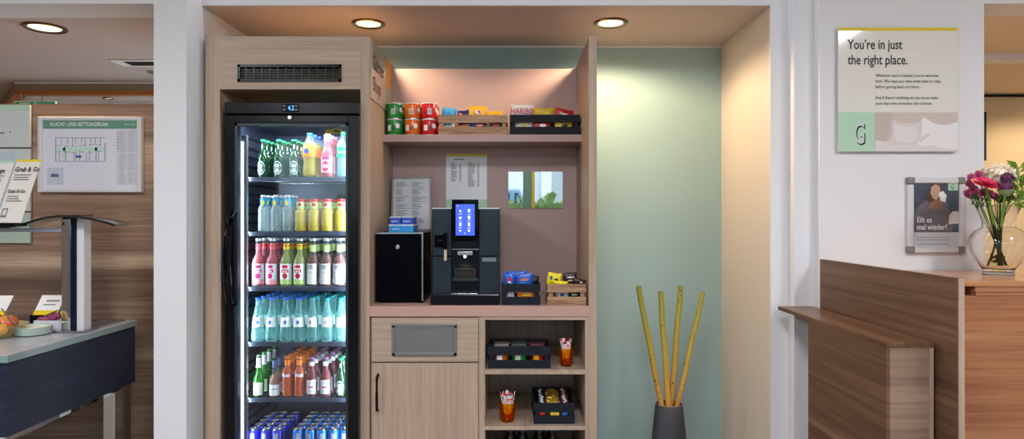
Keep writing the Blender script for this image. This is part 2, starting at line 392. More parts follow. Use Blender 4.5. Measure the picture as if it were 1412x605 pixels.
# fill lights added behind the camera, shaped as hall ceiling panels
for i, (x, y) in enumerate(((-2.3, 0.6), (0.0, 0.6), (2.3, 0.6), (-2.3, -1.6), (0.0, -1.6), (2.3, -1.6))):
    t = thing('fill_panel_light', 'added fill light panel over the hall, out of view, %s row, %s' % (('near', 'far')[i//3], ('left', 'middle', 'right')[i % 3]), 'ceiling light', (x, y, 2.75), 'added fill panels over the hall')
    bx('frame', x-0.32, x+0.32, y-0.32, y+0.32, 2.735, 2.75, white, t)
    bx('diffuser', x-0.29, x+0.29, y-0.29, y+0.29, 2.731, 2.735, glow_c, t)
    area('fill_panel_lamp', (x, y, 2.72), (0, 0, 0), 0.58, 0.58, FILL_PANEL_W, NEUT, t)

# ---------------------------------------------------------------- oak fridge cabinet and shop unit
YC = 2.92
zt = Z(50, YC)                                     # top of the unit
xL, xL2 = X(283, YC), X(303, YC)
xD0, xD1 = X(497, YC), X(509.5, YC)
YP = 3.49                                          # front of the back panel
cab = thing('fridge_cabinet', 'light oak tall cabinet surround around the bottle fridge, with vented header', 'cabinet', (X(396, YC), 3.2, 0))
bx('side_panel', xL, xL2, YC, 3.60, 0, zt, oakv, cab, 0.001)
bx('side_panel', xD0, xD1, YC, 3.60, 0, zt, oakv, cab, 0.001)
zh = Z(123, YC)
gx0, gx1, gz0, gz1 = X(328, YC), X(471, YC), Z(113, YC), Z(89, YC)
m = MB(); m.box(xL2, gx0, YC, YC+0.03, zh, zt); m.box(gx1, xD0, YC, YC+0.03, zh, zt); m.box(gx0, gx1, YC, YC+0.03, zh, gz0); m.box(gx0, gx1, YC, YC+0.03, gz1, zt)
m.box(xL2, xD0, YC+0.03, 3.3, zh, zh+0.02)
m.build('header_panel', oakh, cab)
g = MB(); g.box(gx0, gx1, YC-0.006, YC, gz0, gz0+0.012).box(gx0, gx1, YC-0.006, YC, gz1-0.012, gz1).box(gx0, gx0+0.012, YC-0.006, YC, gz0, gz1).box(gx1-0.012, gx1, YC-0.006, YC, gz0, gz1)
n = 13
for i in range(1, n): xx = gx0+(gx1-gx0)*i/n; g.box(xx-0.0035, xx+0.0035, YC+0.002, YC+0.010, gz0, gz1)
for i in range(1, 7): zz = gz0+(gz1-gz0)*i/7; g.box(gx0, gx1, YC+0.004, YC+0.008, zz-0.0025, zz+0.0025)
g.build('vent_grille', blackp, cab)
bx('grille_box', gx0-0.01, gx1+0.01, YC+0.032, YC+0.05, gz0-0.01, gz1+0.01, mat('grille_dark', srgb(120, 100, 74), 0.7), cab)
# acrylic sign on the side of the cabinet
sx = xD1+0.001
clear = mat('acrylic_sign', srgb(196, 176, 156), 0.18, coat=0.5)
t = thing('shop_sign', 'pale acrylic Garner Shop sign with yellow edge on the oak cabinet side', 'sign', (sx, 3.16, 1.86))
bx('sign_plate', sx, sx+0.004, 2.935, 3.28, 1.862, 2.13, clear, t)
bx('sign_band', sx, sx+0.004, 3.28, 3.40, 1.98, 2.13, orangeyel, t)
bx('sign_band', sx, sx+0.004, 3.28, 3.40, 1.862, 1.98, mat('sign_grey_green', srgb(150, 160, 140), 0.3), t)
text('Garner', sx+0.005, 2.962, 2.005, 0.096, inkb, t, xs=0.92, facing='right')
text('Shop', sx+0.005, 2.962, 1.905, 0.096, inkb, t, xs=0.92, facing='right')

tag(bx('oak_end_panel', X(812, YC), X(823, YC), YC, 3.60, 0, zt, oakv, None, 0.001), 'tall light oak panel standing at the right end of the coffee unit', 'panel')
tag(bx('pink_back_panel', xD1, X(812, YC), YP, YP+0.018, 0.93, Z(95, YP), pink), 'dusty pink back panel behind the coffee machine and upper shelf', 'panel')
YS = 3.225
tag(bx('upper_shelf', xD1, X(812, YC), YS, YP, Z(195.3, YS), Z(185.3, YS), pink, None, 0.001), 'pink wall shelf holding snack tins and crates', 'shelf')
ZWT = Z(422, YC)
tag(bx('pink_worktop', xD1, X(812, YC), YC-0.005, YP+0.018, Z(436, YC), ZWT, pinktop, None, 0.001), 'pink worktop under the coffee machine and minibar', 'worktop')
# drawer cabinet
ZW0 = Z(436, YC)
bc = thing('drawer_cabinet', 'light oak base cabinet with steel waste flap drawer and black-handled door', 'cabinet', (X(586, YC), 3.2, 0.1))
bx('body', X(510, YC), X(666, YC), YC+0.02, YP, 0.08, ZW0, oakv, bc)
bx('stile', X(660.5, YC), X(666.5, YC), YC, YC+0.02, 0.08, ZW0-0.002, oakv, bc)
dr = bx('drawer', X(512.5, YC), X(659.5, YC), YC, YC+0.019, Z(498.5, YC), Z(438, YC), oakh, bc, 0.001)
fx0, fx1, fz0, fz1 = X(541, YC), X(630, YC), Z(490, YC), Z(447, YC)
m = MB(); m.box(fx0, fx1, YC-0.004, YC, fz0, fz1)
flap = m.build('waste_flap', steel, dr, bevel=0.001)
m = MB()
for q in ((fx0, fx0+0.014, fz0, fz1), (fx1-0.014, fx1, fz0, fz1), (fx0, fx1, fz0, fz0+0.014), (fx0, fx1, fz1-0.014, fz1)): m.box(q[0], q[1], YC-0.009, YC-0.004, q[2], q[3])
m.box(fx0-0.002, fx1+0.002, YC-0.014, YC-0.004, fz1-0.004, fz1+0.002)
m.build('flap_rim', steel, dr, bevel=0.001)
dd = bx('door', X(512.5, YC), X(659.5, YC), YC, YC+0.019, 0.085, Z(500.5, YC), oakv, bc, 0.001)
hx = X(521.5, YC)
MB().tube([(hx, YC, Z(516, YC)), (hx, YC-0.03, Z(519, YC)), (hx, YC-0.032, Z(541, YC)), (hx, YC-0.03, Z(563, YC)), (hx, YC, Z(566, YC))], 0.006, 8).build('handle', blackp, dd, True)
# open shelf cabinet
oc = thing('open_shelf_cabinet', 'light oak open shelf cabinet holding dark crates and stirrer glasses', 'cabinet', (X(740, YC), 3.2, 0.08))
bx('side_panel', X(666.5, YC), X(667.5, YC)+0.004, YC+0.003, YP, 0.08, ZW0, oakd, oc)
bx('side_panel', X(806.8, YC), X(811.8, YC), YC, YP, 0.08, ZW0, oakv, oc)
bx('top_panel', X(667.5, YC), X(806.8, YC), YC, YP, Z(441, YC), ZW0, oakh, oc)
bx('back_panel', X(667, YC), X(807, YC), YP, YP+0.01, 0.08, ZW0, oakv, oc)
zs1, zs2, zs3 = Z(509.6, YC), Z(587.6, YC), 0.13
bx('shelf', X(668, YC), X(806.8, YC), YC+0.002, YP, Z(516.2, YC), zs1, oakd, oc, 0.0008)
bx('shelf', X(668, YC), X(806.8, YC), YC+0.002, YP, Z(593, YC), zs2, oakd, oc, 0.0008)
bx('shelf', X(668, YC), X(806.8, YC), YC+0.002, YP, 0.11, zs3, oakd, oc)

# ---------------------------------------------------------------- the bottle fridge
fr = thing('bottle_fridge', 'tall black glass-door drinks fridge full of bottles and cans', 'fridge', (X(404, 2.9), 3.15, 0.1))
fx0, fx1 = X(312.5, 2.90), X(495.5, 2.90)
FZT = Z(140.5, 2.88); FZB = 0.12
ix0, ix1 = fx0+0.022, fx1-0.022
m = MB()
m.box(fx0, ix0, 2.935, 3.50, FZB, FZT-0.01).box(ix1, fx1, 2.935, 3.50, FZB, FZT-0.01)
m.box(fx0, fx1, 3.46, 3.50, FZB, FZT-0.01).box(fx0, fx1, 2.935, 3.5, Z(172, 2.9)+0.02, FZT-0.01).box(fx0, fx1, 2.935, 3.5, FZB, 0.20)
m.build('body', blackp, fr)
m = MB(); m.box(ix0, ix0+0.004, 2.94, 3.45, 0.2, 1.76).box(ix1-0.004, ix1, 2.94, 3.45, 0.2, 1.76).box(ix0, ix1, 3.45, 3.46, 0.2, 1.76).box(ix0, ix1, 2.94, 3.46, 1.755, 1.765).box(ix0, ix1, 2.94, 3.46, 0.2, 0.206)
m.build('lining', lining, fr)
# side runners on the left wall and the vent pattern at the back
m = MB()
for k in range(34): m.box(ix0+0.004, ix0+0.011, 3.0, 3.44, 0.24+k*0.044, 0.25+k*0.044)
for k in range(34): m.box(ix1-0.011, ix1-0.004, 3.0, 3.44, 0.24+k*0.044, 0.25+k*0.044)
m.build('side_runners', blackp, fr)
m = MB()
for i in range(10):
    for j in range(4):
        cx = -1.18+i*0.045; cz = 1.30+j*0.033
        m.box(cx, cx+0.032, 3.444, 3.45, cz, cz+0.005).box(cx, cx+0.032, 3.444, 3.45, cz+0.018, cz+0.023).box(cx, cx+0.004, 3.444, 3.45, cz, cz+0.023).box(cx+0.028, cx+0.032, 3.444, 3.45, cz, cz+0.023)
m.build('vent_pattern', blackm, fr)
top = bx('top_canopy', fx0, fx1, 2.88, 2.95, Z(157, 2.88), FZT, blackp, fr, 0.004)
MB().polyxz([(fx0, FZT-0.001), (fx1, FZT-0.001), (fx1, FZT), (fx0, FZT)], 2.95, 3.4).build('top_sheet', blackp, fr)
disp = pbox('display', 388, 143, 412, 154, 2.876, 0.005, blackm, top, 0.001)
dblue = mat('display_blue', srgb(60, 130, 255), 0.5, emit=srgb(70, 140, 255), es=3.0)
ptext('4.2', 397, 151.8, 2.8755, 6.5, dblue, disp, xs=0.75, name='digits')
for px in (391.5, 408.5):
    for py in (146, 151): pbox('display_button', px-2, py-1, px+2, py+1, 2.875, 0.002, inkg, disp)
# door
YD = 2.88
gx0, gx1, gzt, gzb = X(326.5, YD), X(476, YD), Z(173, YD), 0.24
m = MB()
zt2 = Z(158.5, YD)
m.box(fx0, gx0-0.012, YD, YD+0.045, FZB+0.01, zt2).box(gx1+0.012, fx1, YD, YD+0.045, FZB+0.01, zt2)
m.box(gx0-0.012, gx1+0.012, YD, YD+0.045, gzt+0.012, zt2).box(gx0-0.012, gx1+0.012, YD, YD+0.045, FZB+0.01, gzb-0.012)
dframe = m.build('door', blackp, fr, bevel=0.003)
m = MB()
m.box(gx0-0.012, gx0, YD+0.006, YD+0.04, gzb-0.012, gzt+0.012).box(gx1, gx1+0.012, YD+0.006, YD+0.04, gzb-0.012, gzt+0.012)
m.box(gx0-0.012, gx1+0.012, YD+0.006, YD+0.04, gzt, gzt+0.012).box(gx0-0.012, gx1+0.012, YD+0.006, YD+0.04, gzb-0.012, gzb)
m.build('door_gasket', mat('gasket', srgb(40, 44, 54), 0.4), dframe)
bx('door_glass', gx0, gx1, YD+0.012, YD+0.016, gzb, gzt, pane('fridge_glass', (0.97, 0.98, 1, 1), 0.8), dframe)
MB().lathe([(0.0001, 0), (0.008, 0), (0.0095, 0.003), (0.0095, 0.007)], 18).xform(Matrix.Translation((X(400, YD), YD-0.006, Z(162, YD))) @ Matrix.Rotation(-PI/2, 4, 'X')).build('lock', silver, dframe, True)
hp = [(X(321, 2.86), YD+0.002, Z(294, 2.88)), (X(318, 2.86), YD-0.03, Z(300, 2.88)), (X(314.5, 2.84), YD-0.045, Z(325, 2.86)), (X(313, 2.84), YD-0.05, Z(357, 2.86)), (X(314.5, 2.84), YD-0.045, Z(390, 2.86)), (X(318, 2.86), YD-0.03, Z(413, 2.88)), (X(321, 2.86), YD+0.002, Z(418, 2.88))]
MB().tube(hp, [0.013, 0.016, 0.017, 0.017, 0.017, 0.016, 0.013], 12).build('handle', blackgl, dframe, True)
for py in (308, 404): MB().lathe([(0.0001, 0), (0.006, 0), (0.006, 0.004)], 12).xform(Matrix.Translation((X(484, YD), YD-0.003, Z(py, YD))) @ Matrix.Rotation(-PI/2, 4, 'X')).build('screw', blackgl, dframe, True)
# fridge shelves with price rail
shelf_y = [244.5, 319.8, 395.7, 471.8, 548.6]
SZ = [Z(y, 3.0) for y in shelf_y]
rail_m = mat('price_rail', srgb(66, 74, 90), 0.3, metal=0.4)
for z in SZ:
    sh = MB()
    for k in range(24):
        xx = ix0+0.01+(ix1-ix0-0.02)*k/23; sh.box(xx-0.0018, xx+0.0018, 3.004, 3.44, z-0.004, z)
    sh.box(ix0+0.006, ix1-0.006, 3.2, 3.206, z-0.009, z-0.004).box(ix0+0.006, ix1-0.006, 3.43, 3.436, z-0.009, z-0.004)
    so = sh.build('shelf', silver, fr)
    bx('price_rail', X(343.5, 3.0), ix1-0.008, 2.996, 3.004, z-0.018, z+0.001, rail_m, so, 0.001)
led_m = mat('led_strip', (1, 1, 1, 1), 0.4, emit=(0.72, 0.85, 1.0, 1), es=4.0)
led_dot = mat('led_dots', (1, 1, 1, 1), 0.4, emit=(0.85, 0.93, 1.0, 1), es=14.0)
for sgn, xb in ((1, X(333.5, 2.96)), (-1, ix1-0.012)):
    st = bx('light_strip', xb-0.005, xb+0.005, 2.962, 2.968, 0.22, Z(195, 2.96), led_m, fr)
    dm = MB()
    for k in range(90): zz = 0.23+k*0.0155; dm.box(xb-0.002, xb+0.002, 2.960, 2.962, zz, zz+0.007)
    dm.build('light_dots', led_dot, st)
    area('strip_light', (xb+sgn*0.012, 2.972, 0.95), (PI/2, 0, -sgn*math.radians(50)), 0.03, 1.45, LED_W, (0.74, 0.87, 1.0), fr)
bx('light_channel', X(338, 2.96), X(340.5, 2.96), 2.955, 2.975, 0.22, 1.70, alu, fr)
area('top_light', (-0.99, 2.975, 1.745), (math.radians(35), 0, 0), 0.46, 0.03, 3.0, (0.74, 0.87, 1.0), fr)
ptag = thing('price_tag', 'yellow price tag hanging from the top of the fridge glass', 'tag', (X(460, 2.95), 2.95, Z(184, 2.95)))
pbox('card', 449, 177.5, 471, 184, 2.95, 0.002, yel, ptag); pbox('price_line', 460, 180, 468, 182, 2.949, 0.001, inkb, ptag); pbox('clip', 459, 173, 463, 178, 2.951, 0.002, silver, ptag)

# ---------------------------------------------------------------- drinks
N = 18
def cap_part(t, r, z0, z1, m, taper=1.0):
    MB().lathe([(r, z0), (r*1.02, z0+0.001), (r*taper, z1-0.001), (r*0.85*taper, z1), (0.0001, z1)], N).build('cap', m, t, True)
def band(t, name, prof_r, z0, z1, m, a0=0, a1=2*PI, parent=None):
    return MB().lathe([(prof_r, z0), (prof_r, z1)], N, a0=a0, a1=a1).build(name, m, parent or t, True)
def bottle(name, label, cat, R, h, shoulder, neck_r, neck_z, glass, liquid_m=None, fill=None):
    """body: straight sides to the shoulder, curved shoulder to the neck, lip; the drink inside is a sub-shape of its own"""
    t = thing(name, label, cat)
    s = shoulder*h; nz = neck_z*h
    prof = [(0.0001, 0.003), (R*0.8, 0.0), (R*0.97, 0.004), (R, 0.012), (R, s)]
    for k in range(1, 7):
        u = k/6; e = 0.5-0.5*math.cos(PI*u)
        prof.append((R+(neck_r*1.12-R)*e, s+(nz-s)*u))
    prof += [(neck_r, h-0.012), (neck_r*1.15, h-0.010), (neck_r*1.15, h-0.001)]
    MB().lathe(prof, N).build('body', glass, t, True)
    if liquid_m:
        f = fill*h; lp = [(max(0.0001, r-0.0022), max(z, 0.005)) for r, z in prof if z < f]
        lp.append((lp[-1][0], f)); lp.append((0.0001, f))
        MB().lathe(lp, N).build('drink', liquid_m, t, True)
    return t
G_green = glassy('glass_green', (0.10, 0.42, 0.12, 1), 0.80, body=(0.008, 0.05, 0.018, 1), spec=0.9)
G_lgreen = glassy('glass_bright_green', (0.25, 0.75, 0.15, 1), 0.45, body=(0.02, 0.20, 0.015, 1), spec=0.9)
G_clear = glassy('glass_clear', (0.95, 0.98, 1.0, 1), 0.05, 0.13, body=(0.45, 0.50, 0.54, 1), spec=1.0, edge=0.40)
G_aqua = glassy('glass_aqua', (0.74, 0.95, 0.93, 1), 0.22, 0.14, body=(0.30, 0.62, 0.60, 1), spec=0.9, edge=0.6)
def liq(name, c, fac=0.7): return glassy(name, tuple(min(1, x*1.0) for x in c)+(1,), fac*0.8, 0.2, body=tuple(x**1.15 for x in c)+(1,), spec=0.3)
L_yel = liq('drink_yellow', (0.72, 0.58, 0.01)); L_orange = liq('drink_orange', (0.88, 0.20, 0.01)); L_pink = liq('drink_pink', (0.70, 0.15, 0.17))
L_rose = liq('drink_rose', (0.75, 0.40, 0.30), 0.5); L_lime = liq('drink_pale_green', (0.50, 0.56, 0.16)); L_juice = liq('drink_juice', (0.86, 0.66, 0.05), 0.8)
L_berry = liq('drink_berry', (0.42, 0.05, 0.06)); L_brown = liq('drink_brown', (0.28, 0.10, 0.05)); L_milky = liq('drink_milky', (0.74, 0.82, 0.78), 0.30); L_water = glassy('drink_water', (0.72, 0.93, 0.92, 1), 0.25, 0.2, body=(0.35, 0.65, 0.65, 1))
lab_w = mat('label_white', srgb(236, 240, 240), 0.45); lab_teal = mat('label_teal', srgb(40, 150, 185), 0.4); cap_teal = mat('cap_teal', srgb(20, 150, 160), 0.35); cap_blue = mat('cap_blue', srgb(30, 95, 210), 0.35)
lab_beer = mat('label_beer', srgb(180, 205, 200), 0.4); cap_green = mat('cap_green', srgb(40, 160, 100), 0.35); foil = mat('bottle_foil', srgb(200, 204, 206), 0.3, metal=0.5); cap_dk = mat('cap_blue_grey', srgb(74, 96, 140), 0.35)
cap_purple = mat('cap_purple', srgb(140, 80, 120), 0.35); lab_pink = mat('label_pink', srgb(236, 170, 175), 0.4); lab_salmon = mat('label_salmon', srgb(240, 190, 160), 0.4); lime_m = mat('lime_print', srgb(190, 220, 130), 0.4)
lab_or = mat('label_orange', srgb(245, 130, 20), 0.4); lab_gr = mat('label_sprite_green', srgb(30, 170, 100), 0.4)
FA0, FA1 = math.radians(200), math.radians(340)      # the front third of a bottle

def emb(t, R, zc, w, h, m, name='emblem', parent=None, off=0.0008):      # curved oval patch on the front
    vs = []; n = 14; Rr = R+off
    vs.append((0, -Rr, zc))
    for i in range(n): a = 2*PI*i/n; xx = w*math.cos(a)/Rr; vs.append((Rr*math.sin(xx), -Rr*math.cos(xx), zc+h*math.sin(a)))
    return MB().add(vs, [(0, 1+i, 1+(i+1) % n) for i in range(n)]).build(name, m, parent or t, True)
def patch(t, R, z0, z1, w, m, name='label', parent=None, off=0.0006):
    a = w/R/2; return MB().lathe([(R+off, z0), (R+off, z1)], 10, a0=-PI/2-a, a1=-PI/2+a).build(name, m, parent or t, True)

P = {}
def mk_beer():
    t = bottle('beer_bottle', 'x', 'bottle', 0.0245, 0.176, 0.50, 0.0095, 0.74, G_green)
    cap_part(t, 0.0125, 0.168, 0.177, cap_green)
    l = emb(t, 0.0245, 0.044, 0.021, 0.033, lab_beer, 'label')
    emb(t, 0.0245, 0.044, 0.0165, 0.027, mat('label_beer_dark', srgb(40, 100, 80), 0.4), 'label_ring', l, 0.0012)
    emb(t, 0.0245, 0.054, 0.010, 0.009, lab_w, 'label_oval', l, 0.0016); emb(t, 0.0245, 0.032, 0.010, 0.010, lab_w, 'label_oval', l, 0.0016)
    patch(t, 0.0245, 0.040, 0.047, 0.040, mat('label_band_dark', srgb(16, 70, 50), 0.4), 'label_band', l, 0.0020)
    text('Heineken', 0, 0, 0.0414, 0.0075, lab_w, l, xs=0.85, align='CENTER', bend=0.0268)
    emb(t, 0.0245, 0.057, 0.003, 0.003, red, 'star', l, 0.0024)
    patch(t, 0.0098, 0.130, 0.152, 0.006, lab_beer, 'neck_label'); return t
P['beer'] = Proto(mk_beer())
def mk_pet(name, R, h, body, capm, labm, z0, z1, fill):
    t = thing(name, 'x', 'bottle')
    prof = [(0.0001, 0.004), (R*0.7, 0), (R*0.98, 0.012), (R, 0.03), (R*0.97, h*0.22), (R*0.86, h*0.34), (R*0.97, h*0.44), (R, h*0.52), (R, h*0.66), (R*0.93, h*0.72), (R*0.7, h*0.80), (R*0.42, h*0.88), (R*0.36, h*0.95), (R*0.36, h)]
    MB().lathe(prof, N).build('body', G_clear, t, True)
    lp = [(max(0.0001, r-0.0015), max(z, 0.006)) for r, z in prof if z < fill*h]; lp += [(lp[-1][0], fill*h), (0.0001, fill*h)]
    MB().lathe(lp, N).build('drink', body, t, True)
    band(t, 'label', R*1.01, h*z0, h*z1, labm); cap_part(t, R*0.42, h*0.93, h, capm); return t
t = mk_pet('soda_bottle', 0.034, 0.208, L_yel, cap_blue, lab_or, 0.46, 0.66, 0.76)
emb(t, 0.0345, 0.122, 0.013, 0.012, blue, 'emblem'); P['fanta'] = Proto(t)
t = mk_pet('lemonade_bottle', 0.031, 0.212, L_water, cap_green, lab_gr, 0.44, 0.66, 0.8)
text('Sprite', 0, 0, 0.112, 0.017, lab_w, t, xs=0.9, align='CENTER', bend=0.0325); P['sprite'] = Proto(t)
t = bottle('juice_bottle', 'x', 'bottle', 0.029, 0.202, 0.50, 0.0135, 0.76, G_clear, L_pink, 0.84)
cap_part(t, 0.015, 0.188, 0.203, lab_pink); band(t, 'neck_label', 0.0148, 0.165, 0.186, mat('label_rose', srgb(225, 110, 130), 0.4))
l = patch(t, 0.029, 0.022, 0.100, 0.062, lab_pink); emb(t, 0.029, 0.052, 0.017, 0.024, magenta, 'emblem', l, 0.0012); emb(t, 0.029, 0.052, 0.012, 0.008, lab_w, 'emblem_text', l, 0.0018); patch(t, 0.029, 0.083, 0.098, 0.034, magenta, 'label_title', l, 0.0012)
P['pinkbig'] = Proto(t)
# second shelf
t = bottle('tonic_bottle', 'x', 'bottle', 0.0255, 0.170, 0.60, 0.0115, 0.80, G_clear, L_milky, 0.72)
cap_part(t, 0.0135, 0.160, 0.171, foil); band(t, 'neck_label', 0.0165, 0.115, 0.156, lab_teal); emb(t, 0.0170, 0.134, 0.008, 0.012, yel, 'emblem'); P['tonic'] = Proto(t)
t = bottle('juice_bottle', 'x', 'bottle', 0.0285, 0.152, 0.58, 0.0145, 0.74, G_clear, L_juice, 0.80)
cap_part(t, 0.0165, 0.140, 0.153, red); band(t, 'neck_label', 0.0185, 0.108, 0.138, lime_m); emb(t, 0.0187, 0.126, 0.010, 0.009, red, 'emblem'); P['juice'] = Proto(t)
# third shelf
def mk_long(lq, labm, accent, neckm, low):
    t = bottle('lemonade_bottle', 'x', 'bottle', 0.0300, 0.222, 0.50, 0.0125, 0.72, G_clear, lq, 0.83)
    cap_part(t, 0.0145, 0.211, 0.223, foil); nl = band(t, 'neck_label', 0.0140, 0.172, 0.197, neckm); band(t, 'neck_stripe', 0.0144, 0.186, 0.190, red, parent=nl)
    l = patch(t, 0.030, 0.012, 0.106, 0.062, labm)
    patch(t, 0.030, 0.012, 0.034, 0.058, low, 'label_lower', l, 0.0010)
    patch(t, 0.030, 0.086, 0.100, 0.026, accent, 'label_title', l, 0.0012)
    emb(t, 0.030, 0.050, 0.012, 0.013, accent, 'emblem', l, 0.0012)
    patch(t, 0.030, 0.066, 0.080, 0.032, accent, 'label_mark', l, 0.0012); patch(t, 0.030, 0.070, 0.075, 0.020, labm, 'label_mark', l, 0.0018); return t
P['rhub'] = Proto(mk_long(L_pink, lab_w, magenta, mat('neck_pink', srgb(225, 90, 100), 0.4), lab_pink))
P['lime'] = Proto(mk_long(L_lime, lab_w, red, yel, lime_m))
t = bottle('lemonade_bottle', 'x', 'bottle', 0.0275, 0.222, 0.50, 0.0125, 0.70, G_clear, L_brown, 0.66)
cap_part(t, 0.0145, 0.211, 0.223, foil); band(t, 'neck_label', 0.0140, 0.160, 0.192, lime_m)
l = patch(t, 0.0275, 0.012, 0.106, 0.058, lab_w); text('ISTE', 0, 0, 0.082, 0.024, mat('ink_teal', srgb(40, 90, 100), 0.5), l, xs=0.72, align='CENTER', bend=0.0290, bold=0.0006)
for k in range(4): emb(t, 0.0275, 0.065, 0.002, 0.005, (yel, lime_m, orange, green)[k], 'mark', l, 0.0012).rotation_euler = (0, 0, math.radians(-33+k*22))
P['white'] = Proto(t)
# fourth shelf: water
def mk_water(capm, mark):
    t = thing('water_bottle', 'x', 'bottle'); h = 0.200; R = 0.0305
    prof = [(0.0001, 0.003), (R*0.85, 0), (R, 0.008), (R, 0.03), (R*0.97, 0.05), (R*0.88, 0.075), (R*0.80, 0.10), (R*0.72, 0.12), (R*0.55, 0.14), (R*0.42, 0.158), (0.0112, 0.175), (0.0108, 0.19), (0.0125, 0.192), (0.0125, 0.198)]
    MB().lathe(prof, N).build('body', G_aqua, t, True); cap_part(t, 0.0140, 0.191, 0.201, capm)
    l = MB().lathe([(R*0.93, 0.068), (R*0.76, 0.112)], 12, a0=math.radians(205), a1=math.radians(335)).build('label', lab_w, t, True)
    emb(t, R*0.86, 0.090, 0.007, 0.009, mark, 'emblem', l, 0.0022); return t
P['waterb'] = Proto(mk_water(cap_blue, mat('emblem_blue', srgb(60, 120, 190), 0.4)))
P['watert'] = Proto(mk_water(cap_teal, mat('emblem_grey', srgb(150, 170, 170), 0.4)))
# fifth shelf
t = bottle('sparkling_wine_bottle', 'x', 'bottle', 0.0240, 0.190, 0.42, 0.0100, 0.66, G_lgreen)
MB().lathe([(0.0145, 0.135), (0.0112, 0.150), (0.0112, 0.188), (0.009, 0.191), (0.0001, 0.191)], N).build('foil_cap', foil, t, True); patch(t, 0.024, 0.010, 0.068, 0.048, lab_w); P['wine'] = Proto(t)
t = bottle('rose_bottle', 'x', 'bottle', 0.0250, 0.166, 0.42, 0.0095, 0.66, G_clear, L_rose, 0.62)
cap_part(t, 0.0112, 0.132, 0.167, cap_dk); l = patch(t, 0.025, 0.008, 0.058, 0.052, lab_w); patch(t, 0.025, 0.036, 0.040, 0.03, inkg, 'label_mark', l, 0.0012); P['rose'] = Proto(t)
t = bottle('orange_soda_bottle', 'x', 'bottle', 0.0240, 0.185, 0.62, 0.0115, 0.76, G_clear, L_orange, 0.90)
cap_part(t, 0.0135, 0.176, 0.186, orange); band(t, 'neck_label', 0.0130, 0.146, 0.170, lab_or)
text('Most', 0, 0, 0.095, 0.024, lab_w, t, xs=0.8, align='CENTER', bend=0.0252, bold=0.0008); P['orange'] = Proto(t)
t = bottle('berry_soda_bottle', 'x', 'bottle', 0.0235, 0.182, 0.50, 0.0105, 0.72, G_clear, L_berry, 0.86)
cap_part(t, 0.0130, 0.173, 0.183, cap_purple); band(t, 'neck_label', 0.0120, 0.143, 0.160, lab_w)
l = patch(t, 0.0235, 0.016, 0.080, 0.050, lab_w); emb(t, 0.0235, 0.048, 0.0165, 0.022, brownp, 'emblem', l, 0.0010); emb(t, 0.0235, 0.048, 0.0150, 0.0205, lab_w, 'emblem_centre', l, 0.0014); patch(t, 0.0235, 0.045, 0.051, 0.022, magenta, 'emblem_mark', l, 0.0020); P['berry'] = Proto(t)
# cans
def mk_can(m1, m2):
    t = thing('energy_drink_can', 'x', 'can'); R = 0.0262; h = 0.135
    MB().lathe([(0.0001, 0.004), (R*0.7, 0.002), (R*0.85, 0), (R, 0.008), (R, 0.118), (R*0.84, 0.130)], 22).build('body', m1, t, True)
    MB().lathe([(R*0.84, 0.130), (R*0.87, 0.134), (R*0.84, 0.135), (R*0.78, 0.134), (R*0.76, 0.129), (0.0001, 0.129)], 22).build('lid', silver, t, True)
    MB().tube([(0.008*math.cos(a), -0.003+0.010*math.sin(a), 0.131) for a in [2*PI*k/10 for k in range(11)]], 0.0016, 6).build('ring_pull', silver, t, True)
    patch(t, R, 0.01, 0.118, 0.020, m2, 'label_panel'); emb(t, R, 0.066, 0.013, 0.010, red, 'emblem', None, 0.0012); return t
canblue = mat('can_violet_blue', srgb(40, 50, 190), 0.25, metal=0.35); canlb = mat('can_blue', srgb(20, 110, 200), 0.25, metal=0.35); cansil = mat('can_silver', srgb(190, 200, 215), 0.25, metal=0.6)
P['canv'] = Proto(mk_can(canblue, cansil)); P['canb'] = Proto(mk_can(canlb, cansil))

ORD = ['first', 'second', 'third', 'fourth', 'fifth', 'sixth', 'seventh', 'eighth', 'ninth', 'tenth']
ROWN = ['front', 'second', 'third', 'fourth', 'fifth']
DESC = {'beer': 'green beer bottle with oval label', 'fanta': 'orange soda bottle with blue cap', 'sprite': 'clear lemonade bottle with green label and cap', 'pinkbig': 'large pink juice bottle',
 'tonic': 'tonic bottle with teal neck label', 'juice': 'yellow juice bottle with red cap', 'rhub': 'pink lemonade bottle with magenta label', 'lime': 'pale green lemonade bottle with red-marked label',
 'white': 'dark drink bottle with white lettered label', 'waterb': 'aqua water bottle with blue cap', 'watert': 'aqua water bottle with teal cap', 'wine': 'small green sparkling wine bottle with silver foil',
 'rose': 'small rose wine bottle with blue-grey cap', 'orange': 'orange soda bottle with orange cap', 'berry': 'dark red berry soda bottle', 'canv': 'violet-blue energy drink can', 'canb': 'light blue energy drink can'}
SHN = ['top fridge shelf', 'second fridge shelf', 'third fridge shelf', 'fourth fridge shelf', 'fifth fridge shelf', 'fridge floor']
def rowset(shelf, key, pxs, rows, pitch=0.062, Y0=3.032, start=None):
    """columns of one drink behind one another; pxs are the pixel positions of the front ones"""
    z = SZ[shelf] if shelf < 5 else 0.207
    for ci, px in enumerate(pxs):
        n = rows[ci] if isinstance(rows, (list, tuple)) else rows
        x = X(px, Y0)
        for r in range(n):
            if x > ix1-0.03: continue
            nm = '%s, %s%s row, %s' % (DESC[key], (ORD[ci]+' from left, ') if len(pxs) > 1 else '', ROWN[r], SHN[shelf])
            P[key].place((x+random.uniform(-.0015, .0015), Y0+r*pitch, z+0.0005), random.uniform(-0.25, 0.25), nm, '%ss on the %s' % (DESC[key].split(' with')[0], SHN[shelf]))
rowset(0, 'beer', [363.3, 385.3, 405.6], [4, 4, 4], 0.056)
rowset(0, 'fanta', [427.8], 3, 0.074, 3.04)
rowset(0, 'pinkbig', [451.5], 3, 0.066, 3.036)
rowset(0, 'sprite', [473.5], 3, 0.07, 3.036)
